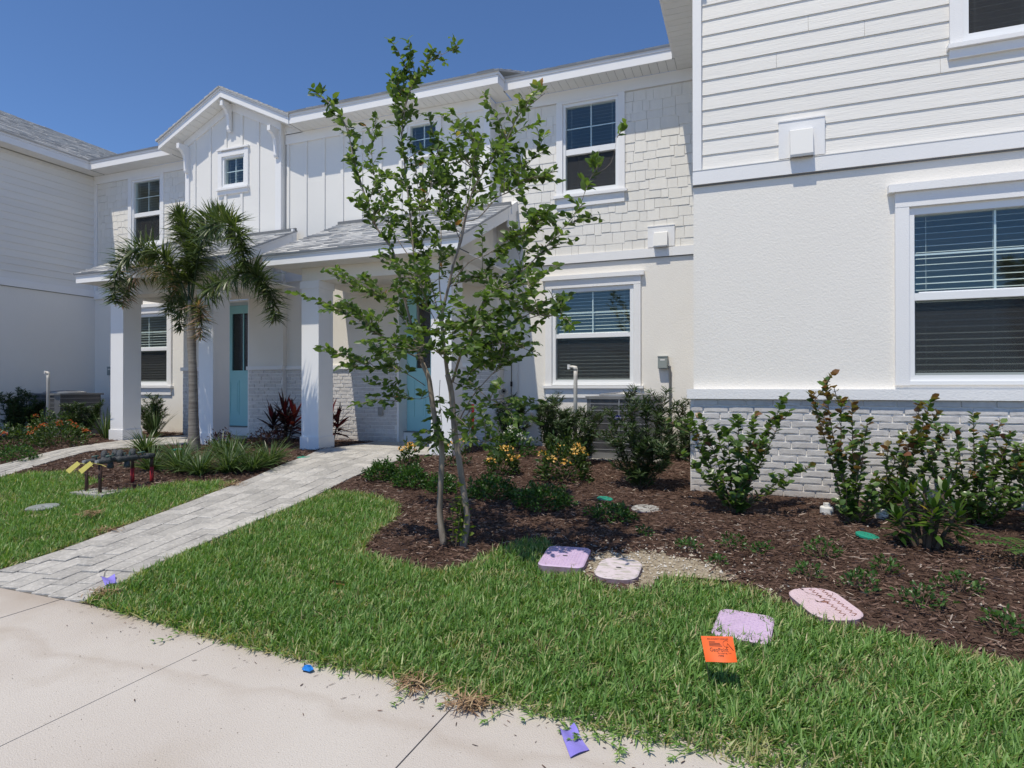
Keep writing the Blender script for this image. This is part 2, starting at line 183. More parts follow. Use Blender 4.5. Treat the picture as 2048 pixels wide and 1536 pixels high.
# ------------------------------------------------------------------ mesh and object helpers
COL = sc.collection; WL = {}
class MB:
    def __init__(s): s.v = []; s.f = []; s.m = []
    def add(s, vs, fs, mi=0):
        o = len(s.v); s.v += [tuple(map(float, p)) for p in vs]; s.f += [tuple(i+o for i in f) for f in fs]; s.m += [mi]*len(fs); return s
    def box(s, x0, x1, y0, y1, z0, z1, mi=0):
        return s.add([(x0,y0,z0),(x1,y0,z0),(x1,y1,z0),(x0,y1,z0),(x0,y0,z1),(x1,y0,z1),(x1,y1,z1),(x0,y1,z1)],
              [(0,3,2,1),(4,5,6,7),(0,1,5,4),(1,2,6,5),(2,3,7,6),(3,0,4,7)], mi)
    def prism(s, pts, ax, a, b, mi=0):      # pts 2d polygon in the other two axes
        def P(p, t):
            return {'x': (t,p[0],p[1]), 'y': (p[0],t,p[1]), 'z': (p[0],p[1],t)}[ax]
        n = len(pts); vs = [P(p,a) for p in pts]+[P(p,b) for p in pts]
        fs = [tuple(range(n)), tuple(range(2*n-1, n-1, -1))]+[(i, i+n, (i+1)%n+n, (i+1)%n) for i in range(n)]
        return s.add(vs, fs, mi)
    def tube(s, pts, rs, n=8, mi=0, cap=True):
        pts = [Vector(p) for p in pts]
        if not hasattr(rs, '__len__'): rs = [rs]*len(pts)
        vs = []; ref = None
        for i, p in enumerate(pts):
            d = (pts[min(i+1,len(pts)-1)]-pts[max(i-1,0)]).normalized()
            if ref is None: ref = Vector((1,0,0)) if abs(d.x) < .9 else Vector((0,1,0))
            a = (ref-d*ref.dot(d)).normalized(); b = d.cross(a); ref = a
            for k in range(n):
                t = 2*math.pi*k/n; vs.append(p+(a*math.cos(t)+b*math.sin(t))*rs[i])
        fs = [(i*n+k, i*n+(k+1)%n, (i+1)*n+(k+1)%n, (i+1)*n+k) for i in range(len(pts)-1) for k in range(n)]
        if cap: fs += [tuple(range(n-1,-1,-1)), tuple(range((len(pts)-1)*n, len(pts)*n))]
        return s.add(vs, fs, mi)
    def lathe(s, prof, c, n=20, mi=0, sx=1, sy=1):
        vs = [(c[0]+r*math.cos(2*math.pi*k/n)*sx, c[1]+r*math.sin(2*math.pi*k/n)*sy, c[2]+z) for r, z in prof for k in range(n)]
        fs = [(i*n+k, i*n+(k+1)%n, (i+1)*n+(k+1)%n, (i+1)*n+k) for i in range(len(prof)-1) for k in range(n)]
        fs += [tuple(range(n-1,-1,-1)), tuple(range((len(prof)-1)*n, len(prof)*n))]
        return s.add(vs, fs, mi)
    def mesh(s, name, mats, smooth=False):
        me = bpy.data.meshes.new(name); me.from_pydata(s.v, [], s.f)
        for m in (mats if isinstance(mats, (list, tuple)) else [mats]): me.materials.append(MT[m])
        me.polygons.foreach_set('material_index', s.m)
        if smooth: me.polygons.foreach_set('use_smooth', [True]*len(s.f))
        me.update(); return me
def npmesh(name, V, F, mat, var=None, smooth=True):
    V = np.asarray(V, np.float32).reshape(-1,3); F = np.asarray(F, np.int32); k = F.shape[1]; nf = len(F)
    me = bpy.data.meshes.new(name); me.vertices.add(len(V)); me.vertices.foreach_set('co', V.ravel())
    me.loops.add(nf*k); me.loops.foreach_set('vertex_index', F.ravel())
    me.polygons.add(nf); me.polygons.foreach_set('loop_start', np.arange(nf, dtype=np.int32)*k)
    me.polygons.foreach_set('use_smooth', np.full(nf, smooth))
    if var is not None:
        a = me.attributes.new('var', 'FLOAT', 'POINT'); a.data.foreach_set('value', np.asarray(var, np.float32).ravel())
    me.materials.append(MT[mat]); me.update(calc_edges=True); me.validate(); return me
def put(name, me, par=None, loc=None, scale=None, rz=0, rot=None, **kw):
    """link a mesh (world coordinates, or local ones with loc) under par; only roots that are not rotated are used as par here"""
    o = bpy.data.objects.new(name, me); COL.objects.link(o)
    L = Vector(loc) if loc is not None else Vector((0,0,0)); WL[o] = L
    if par is not None: o.parent = par; o.location = L-WL[par]
    else: o.location = L
    if scale is not None: o.scale = scale
    if rot is not None: o.rotation_euler = rot
    elif rz: o.rotation_euler = (0,0,rz)
    for k, v in kw.items(): o[k] = v
    return o
def thing(name, label, cat, loc=(0,0,0), group=None, rz=0):
    o = put(name, None, None, loc, rz=rz); o.empty_display_size = .1; o['label'] = label; o['category'] = cat
    if group: o['group'] = group
    return o
def copy_tree(o, par=None):
    c = o.copy(); COL.objects.link(c); c.parent = par
    for ch in o.children: copy_tree(ch, c)
    return c
# wall frames: ('y', Y) faces the street, a runs along x; ('x', X) faces right, a runs along y
def fb(mb, fr, a0, a1, h0, h1, o0, o1, mi=0):
    if fr[0] == 'y': mb.box(a0, a1, fr[1]-o1, fr[1]-o0, h0, h1, mi)
    else: mb.box(fr[1]+o0, fr[1]+o1, a0, a1, h0, h1, mi)
def fp(fr, a, h, o): return (a, fr[1]-o, h) if fr[0] == 'y' else (fr[1]+o, a, h)
def wallsheet(fr, a0, a1, h0, h1, holes=(), depth=.16, top=None):
    mb = MB(); A = sorted({a0,a1}|{x for h in holes for x in h[:2] if a0 < x < a1}); Hh = sorted({h0,h1}|{x for h in holes for x in h[2:] if h0 < x < h1})
    for i in range(len(A)-1):
        for j in range(len(Hh)-1):
            ca, ch = (A[i]+A[i+1])/2, (Hh[j]+Hh[j+1])/2
            if any(h[0] < ca < h[1] and h[2] < ch < h[3] for h in holes): continue
            mb.add([fp(fr,A[i],Hh[j],0), fp(fr,A[i+1],Hh[j],0), fp(fr,A[i+1],Hh[j+1],0), fp(fr,A[i],Hh[j+1],0)], [(0,1,2,3)])
    for h in holes:
        c = [(h[0],h[2]),(h[1],h[2]),(h[1],h[3]),(h[0],h[3])]
        for k in range(4):
            p, q = c[k], c[(k+1)%4]
            mb.add([fp(fr,p[0],p[1],0), fp(fr,p[0],p[1],-depth), fp(fr,q[0],q[1],-depth), fp(fr,q[0],q[1],0)], [(0,1,2,3)])
    # side and back faces so that the sheet is a slab
    for a, b in ((a0,a0),(a1,a1)):
        mb.add([fp(fr,a,h0,0), fp(fr,a,h0,-depth), fp(fr,a,h1,-depth), fp(fr,a,h1,0)], [(0,1,2,3)])
    mb.add([fp(fr,a0,h1,0), fp(fr,a1,h1,0), fp(fr,a1,h1,-depth), fp(fr,a0,h1,-depth)], [(0,1,2,3)])
    return mb
ROTF = {'y': 0, 'x': math.pi/2}
# unit pieces shared by all alike pieces
def wedge_mesh(name, mat, top=.3):
    mb = MB(); mb.add([(-.5,-1,0),(.5,-1,0),(.5,0,0),(-.5,0,0),(-.5,-top,1),(.5,-top,1),(.5,0,1),(-.5,0,1)], [(0,3,2,1),(4,5,6,7),(0,1,5,4),(1,2,6,5),(2,3,7,6),(3,0,4,7)])
    return mb.mesh(name, mat)
PLANK = wedge_mesh('plank', 'plank', .15); PLANKX = wedge_mesh('plank_side', 'plankx', .15); SHAKE = wedge_mesh('shake', 'shake', .6)
BATTEN = wedge_mesh('batten', 'panel', 1); SOFP = None
def brick_mesh(i):
    r = np.random.default_rng(100+i); nx, nz = 6, 4; ZS = (-.5,-.37,.37,.5); mb = MB(); g = {}
    for ix in range(nx):
        for iz in range(nz):
            x = -.5+ix/(nx-1); z = ZS[iz]; e = 0
            if ix in (0,nx-1): x += r.uniform(-.008,.008)+(-.018 if x > 0 else .018)*(abs(z) > .4)
            if iz in (0,nz-1): z += r.uniform(-.06,.01)*np.sign(z)
            if ix in (0,nx-1) or iz in (0,nz-1): e = r.uniform(.05,.2)
            g[ix,iz] = len(mb.v); mb.v.append((float(x), float(-1+e+r.uniform(-.05,.05)), float(z)))
    for ix in range(nx-1):
        for iz in range(nz-1): mb.f.append((g[ix,iz],g[ix+1,iz],g[ix+1,iz+1],g[ix,iz+1])); mb.m.append(0)
    rim = [g[i,0] for i in range(nx)]+[g[nx-1,1],g[nx-1,2]]+[g[i,nz-1] for i in range(nx-1,-1,-1)]+[g[0,2],g[0,1]]
    o = len(mb.v)
    for k in rim: x,y,z = mb.v[k]; mb.v.append((x*1.005, .0, z*1.02))
    n = len(rim)
    for k in range(n): mb.f.append((rim[k], o+k, o+(k+1)%n, rim[(k+1)%n])); mb.m.append(0)
    return mb.mesh('brick', 'brick')
BRICKS = [brick_mesh(i) for i in range(7)]
def brickwork(par, fr, a0, a1, h0, h1, course=.0665, length=.245, thick=.0135):
    """a smeared mortar bed with its bricks"""
    mb = MB(); fb(mb, fr, a0, a1, h0, h1, -.1, .006); bed = put('brick_base', mb.mesh('brick_base', 'mortar'), par)
    n = max(1, round((h1-h0)/course)); c = (h1-h0)/n
    for j in range(n):
        a = a0-(length*.5 if j % 2 else 0)+random.uniform(-.03,.03)
        while a < a1-.02:
            L = length*random.uniform(.88,1.1); b0, b1 = max(a, a0+.002), min(a+L, a1-.002)
            if b1-b0 > .04:
                q = fp(fr, (b0+b1)/2, h0+c*(j+.5)+random.uniform(-.002,.002), .006)
                put('brick', random.choice(BRICKS), bed, q, ((b1-b0)-.013, thick*random.uniform(.8,1.2), c-.0105), rot=(0, random.uniform(-.008,.008), ROTF[fr[0]]))
            a += L
    return bed
def siding(par, fr, a0, a1, h0, h1, ex, holes=(), me=PLANK, joints=0, th=.0125):
    mb = MB(); fb(mb, fr, a0, a1, h0, h1, -.1, -.004); base = put('siding', mb.mesh('siding_base', 'plankx' if me is PLANKX else 'plank'), par) if not holes else put('siding', wallsheet(('y', fr[1]+.004), a0, a1, h0, h1, holes).mesh('siding_base','plank'), par)
    h = h0; j = 0
    while h < h1-.01:
        t = min(ex*1.02, h1-h); segs = [(a0,a1)]
        for H in holes:
            if H[2] < h+t and H[3] > h:
                ns = []
                for s in segs:
                    if H[0] > s[0]: ns.append((s[0], min(s[1],H[0])))
                    if H[1] < s[1]: ns.append((max(s[0],H[1]), s[1]))
                segs = ns
        out = []
        for s in segs:
            if joints and random.random() < .6 and s[1]-s[0] > 1.5:
                c = random.uniform(s[0]+.5, s[1]-.5); out += [(s[0],c-.0015),(c+.0015,s[1])]
            else: out.append(s)
        for s in out:
            put('plank', me, base, fp(fr, (s[0]+s[1])/2, h, -.003), (s[1]-s[0], th, t), ROTF[fr[0]])
        h += ex; j += 1
    return base
def shakes(par, fr, a0, a1, h0, h1, ex=.152, holes=()):
    base = put('shake_wall', wallsheet((fr[0], fr[1]+.003), a0, a1, h0, h1, holes).mesh('shake_base', 'shake'), par)
    h = h0
    while h < h1-.02:
        a = a0-random.uniform(0,.1)
        while a < a1-.01:
            wd = random.choice([.11,.15,.15,.19,.19,.24,.27]); b0, b1 = max(a,a0)+.0022, min(a+wd,a1)-.0022
            dz = random.choice([0,0,-.02,-.028,.008]) if h > h0 else 0; z0, z1 = h+dz, min(h+ex+.004, h1)
            for H in holes:
                if H[2] < z1 and H[3] > z0:
                    if b0 >= H[0] and b1 <= H[1]: b1 = b0
                    elif b0 < H[0] < b1: b1 = H[0]
                    elif b0 < H[1] < b1: b0 = H[1]
            if b1-b0 > .012: put('shake', SHAKE, base, fp(fr, (b0+b1)/2, z0, -.002), (b1-b0, .0145*random.uniform(.9,1.2), z1-z0), ROTF[fr[0]])
            a += wd
        h += ex
    return base
SOF = MB().box(-.5,.5,-.5,.5,0,.006).mesh('soffit_panel', 'soffit')
def soffit_flat(par, x0, x1, y0, y1, z, pitch=.128, along='x'):
    """vented soffit: backing sheet and one plank after another"""
    base = put('soffit', MB().box(x0, x1, y0, y1, z+.008, z+.02).mesh('soffit_backing', 'dark'), par)
    a0, a1 = (x0,x1) if along == 'x' else (y0,y1); n = max(1, round((a1-a0)/pitch)); p = (a1-a0)/n
    for i in range(n):
        c = a0+p*(i+.5)
        if along == 'x': put('soffit_panel', SOF, base, (c,(y0+y1)/2,z), (p-.005, y1-y0-.002, 1))
        else: put('soffit_panel', SOF, base, ((x0+x1)/2,c,z), (x1-x0-.002, p-.005, 1))
    return base
def shingle_roof(name, par, e0, e1, r0, r1, ex=.125, tab=.26):
    """tabs of an asphalt shingle roof between eave e0-e1 and ridge r0-r1"""
    e0,e1,r0,r1 = map(Vector, (e0,e1,r0,r1)); up = ((r0-e0)+(r1-e1))/2; n = max(1, int(up.length/ex)); nr = (e1-e0).cross(r0-e0).normalized()
    if nr.z < 0: nr = -nr
    mb = MB(); var = []
    for j in range(n+1):
        t0, t1 = j/(n+1), (j+1.02)/(n+1); L0, R0 = e0.lerp(r0,t0), e1.lerp(r1,t0); L1, R1 = e0.lerp(r0,min(t1,1)), e1.lerp(r1,min(t1,1))
        a = -random.uniform(0,tab); W = (R0-L0).length
        while a < W:
            wd = random.choice([tab*.45,tab*.7,tab]); s0, s1 = max(a,0)/W, min(a+wd-.004,W)/W
            if s1 > s0:
                th = random.choice([.012,.016,.022]); lo0, lo1 = L0.lerp(R0,s0), L0.lerp(R0,s1); hi0, hi1 = L1.lerp(R1,s0), L1.lerp(R1,s1)
                mb.add([lo0, lo1, lo1+nr*th, lo0+nr*th, hi0+nr*.003, hi1+nr*.003], [(0,1,2,3),(3,2,5,4),(0,3,4),(1,5,2)])
                var += [random.random()*.9]*6
            a += wd
    bv = (e1-e0).normalized(); mb.add([e0-nr*.02, e1-nr*.02, r1-nr*.02, r0-nr*.02, e0, e1, r1, r0], [(0,1,2,3),(4,7,6,5),(0,4,5,1),(1,5,6,2),(3,7,4,0),(2,6,7,3)]); var += [.3]*8
    me = mb.mesh(name, 'roof'); at = me.attributes.new('var','FLOAT','POINT'); at.data.foreach_set('value', var)
    return put(name, me, par, kind='stuff')
def fascia(par, x0, x1, yf, z0, h=.13, drip=.055):
    """board with a drip strip above, facing the street"""
    mb = MB().box(x0, x1, yf, yf+.022, z0, z0+h).box(x0, x1, yf-.012, yf+.022, z0+h+.004, z0+h+drip).box(x0, x1, yf+.004, yf+.02, z0+h-.002, z0+h+.006)
    return put('fascia', mb.mesh('fascia','trim'), par)
# ------------------------------------------------------------------ windows and doors
def hole(g, e=.055): return (g[0]-e, g[1]+e, g[2]-e, g[3]+e)
SLM = {}
def window(par, fr, g, meet=None, casing=.105, head='cap', sill='apron', cas_top=None, gap=.045, screen=True, pitch=.055, cw=None):
    """g: glass extents a0,a1,h0,h1 ; meet: (h0,h1) of the meeting rail"""
    a0,a1,h0,h1 = g; i = .045; mb = MB(); cz0, cz1 = h0-.09, h1+.07; ci = gap
    ctop = cas_top if cas_top else cz1
    fb(mb, fr, a0-ci-casing, a0-ci, cz0, ctop, .0, .034); fb(mb, fr, a1+ci, a1+ci+casing, cz0, ctop, .0, .034)
    if head == 'cap':
        fb(mb, fr, a0-ci-casing, a1+ci+casing, cz1+.001, cz1+.128, .0, .036); fb(mb, fr, a0-ci-casing-.055, a1+ci+casing+.055, cz1+.129, cz1+.195, .0, .075)
    elif head == 'small':
        fb(mb, fr, a0-ci, a1+ci, h1+ci-.01, h1+ci+.075, .0, .033); fb(mb, fr, a0-ci-casing-.02, a1+ci+casing+.02, ctop+.001, ctop+.03, .0, .055)
    elif head == 'none': fb(mb, fr, a0-ci, a1+ci, h1+ci, ctop, .0, .033)
    if sill == 'apron':
        fb(mb, fr, a0-ci-casing-.04, a1+ci+casing+.04, cz0-.043, cz0-.001, .0, .075); fb(mb, fr, a0-ci-casing+.005, a1+ci+casing-.005, cz0-.19, cz0-.044, .0, .034)
    elif sill == 'small':
        fb(mb, fr, a0-ci-casing-.02, a1+ci+casing+.02, cz0-.036, cz0-.001, .0, .07); fb(mb, fr, a0-ci-casing-.002, a1+ci+casing+.002, cz0-.115, cz0-.037, .0, .036)
    w = put('window', mb.mesh('window_casing','trim'), par)
    f = MB(); e = .055
    for (p,q,r,s) in ((a0-e,a0-.002,h0-e,h1+e),(a1+.002,a1+e,h0-e,h1+e)): fb(f, fr, p, q, r, s, -.09, .006)
    fb(f, fr, a0-.002, a1+.002, h1+.002, h1+e, -.09, .0045); fb(f, fr, a0-.002, a1+.002, h0-e, h0-.002, -.09, .0045)
    fb(f, fr, a0-e+.002, a1+e-.002, h0-.085, h0-e+.001, -.05, .03)
    if meet: fb(f, fr, a0-.002, a1+.002, meet[0], meet[1], -.085, -.008); fb(f, fr, a0+.04, a1-.04, meet[1]+.001, meet[1]+.012, -.07, -.03)
    put('frame', f.mesh('window_frame','vinyl'), w)
    hm = meet[1] if meet else h0; pan = MB(); fb(pan, fr, a0, a1, hm, h1, -.048, -.044); put('pane', pan.mesh('pane','glass'), w)
    m1 = MB(); c = (a0+a1)/2; fb(m1, fr, c-.0075, c+.0075, hm, h1, -.058, -.0495); put('muntin', m1.mesh('muntin','vinyl'), w)
    m2 = MB(); ch = (hm+h1)/2; fb(m2, fr, a0, c-.008, ch-.0075, ch+.0075, -.0575, -.0497); fb(m2, fr, c+.008, a1, ch-.0075, ch+.0075, -.0575, -.0497); put('muntin', m2.mesh('muntin','vinyl'), w)
    if meet:
        pan = MB(); fb(pan, fr, a0, a1, h0, meet[0], -.070, -.066); put('pane', pan.mesh('pane','glass'), w)
        if screen:
            s = MB(); fb(s, fr, a0+.012, a1-.012, h0+.018, meet[0]-.008, -.050, -.049); sc_ = put('insect_screen', s.mesh('insect_screen','screen'), w)
            s = MB(); fb(s, fr, a0, a0+.013, h0, meet[0], -.054, -.044); fb(s, fr, a1-.013, a1, h0, meet[0], -.054, -.044); fb(s, fr, a0+.0135, a1-.0135, h0, h0+.019, -.054, -.044); put('screen_frame', s.mesh('screen_frame','elec'), w)
    # room behind the glass
    rm = MB(); A0,A1,H0,H1 = a0-.4,a1+.4,h0-.5,h1+.3
    P = [fp(fr,a,h,o) for o in (-.17,-2.2) for a,h in ((A0,H0),(A1,H0),(A1,H1),(A0,H1))]
    rm.add(P, [(4,5,6,7),(0,1,5,4),(1,2,6,5),(2,3,7,6),(3,0,4,7)])
    for q in ((A0,a0-.05,H0,H1),(a1+.05,A1,H0,H1),(a0-.05,a1+.05,H0,h0-.05),(a0-.05,a1+.05,h1+.05,H1)):
        rm.add([fp(fr,q[0],q[2],-.168), fp(fr,q[1],q[2],-.168), fp(fr,q[1],q[3],-.168), fp(fr,q[0],q[3],-.168)], [(0,1,2,3)])
    put('room_wall', rm.mesh('room_wall','room'), w)
    wd = round(a1-a0-.01, 3)
    if wd not in SLM:
        s = MB(); s.add([(-wd/2,-.021,-.008),(wd/2,-.021,-.008),(wd/2,0,.002),(-wd/2,0,.002),(wd/2,.021,.008),(-wd/2,.021,.008),(wd/2,0,-.001),(-wd/2,0,-.001)], [(0,1,2,3),(3,2,4,5),(0,7,6,1),(7,5,4,6)]); SLM[wd] = s.mesh('slat','slat')
    h = h1-.03
    while h > h0+.02:
        put('slat', SLM[wd], w, fp(fr, c, h, -.125), rot=(random.uniform(-.05,.05), 0, ROTF[fr[0]])); h -= pitch
    cords = MB()
    for a in (a0+.09*(a1-a0), a1-.09*(a1-a0), c): fb(cords, fr, a-.0015, a+.0015, h0, h1, -.101, -.099)
    put('blind_cord', cords.mesh('blind_cord','slat'), w)
    return w
def door(par, Y, x0, x1, z0, z1, gl, name='door'):
    sl = MB(); d = .004
    # slab around the light
    gx0, gx1, gz0, gz1 = gl
    for q in ((x0,gx0,z0,z1),(gx1,x1,z0,z1),(gx0,gx1,z0,gz0),(gx0,gx1,gz1,z1)): sl.box(q[0],q[1],Y,Y+.045,q[2],q[3])
    o = put('door', sl.mesh('door_slab','door'), par)
    mo = MB()
    for (p0,p1,q0,q1) in ((gx0-.03,gx0,gz0-.03,gz1+.03),(gx1,gx1+.03,gz0-.03,gz1+.03),(gx0,gx1,gz0-.03,gz0),(gx0,gx1,gz1,gz1+.03)): mo.box(p0,p1,Y-.014,Y-.0005,q0,q1)
    put('light_moulding', mo.mesh('light_moulding','door'), o)
    for k in range(2):
        pm = MB(); a = x0+.13+(k*(x1-x0)/2-.03*k); b = a+(x1-x0)/2-.23; c0, c1 = z0+.22, gz0-.2
        for (p0,p1,q0,q1) in ((a,a+.022,c0,c1),(b-.022,b,c0,c1),(a+.0225,b-.0225,c0,c0+.022),(a+.0225,b-.0225,c1-.022,c1)): pm.box(p0,p1,Y-.012,Y-.0005,q0,q1)
        pm.box(a+.05,b-.05,Y-.008,Y-.0005,c0+.05,c1-.05); put('panel', pm.mesh('door_panel','door'), o)
    put('pane', MB().box(gx0,gx1,Y+.015,Y+.02,gz0,gz1).mesh('door_pane','glassd'), o)
    mm = MB(); cx = (gx0+gx1)/2; mm.box(cx-.011,cx+.011,Y-.002,Y+.0145,gz0,gz1); put('muntin', mm.mesh('door_muntin','door'), o)
    mm = MB(); mm.lathe([(.0,-.03),(.027,-.028),(.027,.0),(.0,.002)],(0,0,0),14); kn = mm.mesh('handle','conduit')
    put('handle', kn, o, (x1-.07,Y-.03,z0+.95), rot=(R(-90),0,0))
    put('room_wall', MB().box(x0,x1,Y+1.2,Y+1.25,z0,z1).box(x0-.05,x0-.01,Y+.05,Y+1.2,z0,z1).box(x1+.01,x1+.05,Y+.05,Y+1.2,z0,z1).box(x0,x1,Y+.05,Y+1.2,z1+.01,z1+.03).mesh('door_room','room'), o)
    return o
# ------------------------------------------------------------------ ground, pavement and paths
GY = [-50,2.42,3.4,4.5,5.5,6.2,7.0,7.6,50]; GZ = [0,0,.05,.115,.18,.245,.28,.30,.30]
def gz(y): return float(np.interp(y, GY, GZ))
mb = MB(); ys = [-300,-60,-6,-1.0,1.0,2.42,2.9,3.4,4.0,4.5,5.0,5.5,6.2,7.0,7.6,12,60,300]
for i in range(len(ys)-1):
    a, b = ys[i], ys[i+1]; mb.add([(-300,a,gz(a)-.09),(300,a,gz(a)-.09),(300,b,gz(b)-.09),(-300,b,gz(b)-.09)], [(0,1,2,3)])
put('ground', mb.mesh('ground','bounceg'), kind='structure')
put('bounce_road', MB().box(-60,60,-7.5,-.2,-.08,-.012).mesh('bounce_road','conc'), kind='structure')  # unseen concrete strip added behind the camera to bounce light into shaded walls
walk = put('sidewalk', MB().box(-18,14,.45,2.40,-.085,-.012).mesh('sidewalk_bed','sand'), kind='structure')
xj = -2.47
for k in range(-9, 9):
    x0 = xj+1.37*k; s = MB(); j = [random.uniform(-.001,.001) for _ in range(4)]
    s.add([(x0+.0027,.45,j[0]),(x0+1.366,.45,j[1]),(x0+1.366,2.42,j[2]),(x0+.0027,2.42,j[3]),(x0+.004,.45,-.08),(x0+1.366,.45,-.08),(x0+1.366,2.42,-.08),(x0+.004,2.42,-.08)], [(0,1,2,3),(0,4,5,1),(1,5,6,2),(2,6,7,3),(3,7,4,0)])
    put('concrete_slab', s.mesh('concrete_slab','conc'), walk)
def lerp_edge(pts, t):
    d = [0]
    for a, b in zip(pts, pts[1:]): d.append(d[-1]+math.dist(a,b))
    s = t*d[-1]; xs = np.interp(s, d, [p[0] for p in pts]); yy = np.interp(s, d, [p[1] for p in pts]); return float(xs), float(yy)
P1R = [(-3.65,2.43),(-3.70,2.6),(-3.79,2.96),(-3.88,3.45),(-3.95,3.99),(-4.08,4.93),(-4.23,5.69),(-4.32,6.6),(-4.30,7.5)]
P1L = [(-4.73,2.43),(-4.76,2.6),(-4.82,3.12),(-5.02,3.93),(-5.20,4.62),(-5.38,5.33),(-5.56,6.04),(-5.80,6.9),(-6.05,7.5)]
P2R = [(-7.3,2.43),(-7.9,3.4),(-8.65,4.73),(-9.14,5.54),(-9.5,6.41),(-9.05,7.3),(-8.65,7.6)]
P2L = [(-8.2,2.43),(-8.8,3.7),(-9.55,5.0),(-9.95,5.85),(-10.3,6.7),(-10.38,7.6)]
def paver_mesh():
    m = MB(); b = .02; m.add([(-.5,-.5,-1),(.5,-.5,-1),(.5,.5,-1),(-.5,.5,-1),(-.5,-.5,-.12),(.5,-.5,-.12),(.5,.5,-.12),(-.5,.5,-.12),(-.5+b,-.5+b,0),(.5-b,-.5+b,0),(.5-b,.5-b,0),(-.5+b,.5-b,0)],
        [(0,1,5,4),(1,2,6,5),(2,3,7,6),(3,0,4,7),(4,5,9,8),(5,6,10,9),(6,7,11,10),(7,4,8,11),(8,9,10,11)]); return m.mesh('paver','paver')
PAV = paver_mesh()
def path(name, L_, R_, n=7, unit=.15, par=None):
    m = MB(); N = 24
    for i in range(N):
        a, b = lerp_edge(L_, i/N), lerp_edge(R_, i/N); c, d = lerp_edge(R_, (i+1)/N), lerp_edge(L_, (i+1)/N)
        m.add([(a[0],a[1],gz(a[1])-.004),(b[0],b[1],gz(b[1])-.004),(c[0],c[1],gz(c[1])-.004),(d[0],d[1],gz(d[1])-.004)], [(0,1,2,3)])
    base = put(name, m.mesh(name,'sand'), kind='structure')
    tot = sum(math.dist(a,b) for a,b in zip(L_,L_[1:]))/2+sum(math.dist(a,b) for a,b in zip(R_,R_[1:]))/2
    for k in range(n):
        s = -random.uniform(0,.2)
        while s < tot-.04:
            L = random.choice([.16,.22,.24,.30,.32]); s0, s1 = max(s,0), min(s+L,tot)
            if s1-s0 > .03:
                t = (s0+s1)/2/tot; a, b = Vector(lerp_edge(L_,t)), Vector(lerp_edge(R_,t)); p = a.lerp(b,(k+.5)/n); wd = (b-a).length/n
                e = 1/tot*.1; q0 = Vector(lerp_edge(L_,max(t-e,0))).lerp(Vector(lerp_edge(R_,max(t-e,0))),(k+.5)/n); q1 = Vector(lerp_edge(L_,min(t+e,1))).lerp(Vector(lerp_edge(R_,min(t+e,1))),(k+.5)/n)
                dr = (q1-q0).normalized(); an = math.atan2(dr.y,dr.x)-math.pi/2; sl = math.atan((gz(p.y+.1)-gz(p.y-.1))/.2)
                put('paver', PAV, base, (p.x,p.y,gz(p.y)+.007+.019*min(1,max(0,(p.y-2.45)/.6))+random.uniform(-.002,.003)), (wd*abs(math.cos(an+math.atan2(b.y-a.y,b.x-a.x)*0))-.010, s1-s0-.0055, .03), rot=(sl+random.uniform(-.006,.006), random.uniform(-.008,.008), an))
            s += L
    return base
path('paver_path', P1L, P1R, 7); path('paver_path', P2L, P2R, 6)
def pad(name, x0, x1, y0, y1):
    base = put(name, MB().box(x0,x1,y0,y1,.2,.304).mesh(name,'sand'), kind='structure'); y = y0
    while y < y1-.02:
        x = x0-random.uniform(0,.15)
        while x < x1-.02:
            L = random.choice([.15,.22,.30]); a, b = max(x,x0), min(x+L,x1); d = min(y+.15,y1)
            if b-a > .03: put('paver', PAV, base, ((a+b)/2,(y+d)/2,.327+random.uniform(-.002,.002)), (b-a-.005,d-y-.005,.03), rot=(random.uniform(-.006,.006),random.uniform(-.006,.006),0))
            x += L
        y += .15
pad('porch_pavement', -6.05, -4.2, 7.505, 9.05); pad('porch_pavement', -10.35, -8.62, 7.605, 8.95)

# ------------------------------------------------------------------ townhouses
YR, YS, YB, YG = 6.2, 9.38, 9.11, 9.01
def sill_band(par, fr, a0, a1, h0, h1, o=.06): m = MB(); fb(m, fr, a0, a1, h0, h1, -.02, o); return put('sill_band', m.mesh('sill_band','stuctrim'), par)
def trim(par, name, fr, a0, a1, h0, h1, o=.034, mat='trim', o0=-.02): m = MB(); fb(m, fr, a0, a1, h0, h1, o0, o); return put(name, m.mesh(name, mat), par)
def vent(par, fr, a0, a1, h0, h1):
    m = MB(); fb(m, fr, a0, a1, h0, h1, 0, .035); fb(m, fr, a0-.004, a1+.004, h1+.001, h1+.012, 0, .042); v = put('vent', m.mesh('vent_block','trim'), par)
    b0, b1, t0, t1 = a0+.095, a1-.10, h1-.085, h0-.02; k = MB(); d = .115
    P = lambda a,h,o: fp(fr,a,h,o)
    k.add([P(b0,t0,.036),P(b1,t0,.036),P(b1,t0-.02,.075),P(b0,t0-.02,.075),P(b1,t1+.02,d),P(b0,t1+.02,d),P(b0,t1,d-.008),P(b1,t1,d-.008),P(b0,t1,.036),P(b1,t1,.036)], [(0,1,2,3),(3,2,4,5),(5,4,7,6),(0,3,5,6,8),(1,9,7,4,2)])
    put('vent_hood', k.mesh('vent_hood','white'), v)
    k = MB(); fb(k, fr, b0+.012, b1-.012, t1+.03, t0-.02, .0355, .05); put('vent_mouth', k.mesh('vent_mouth','dark'), v)
FY = lambda Y: ('y', Y)
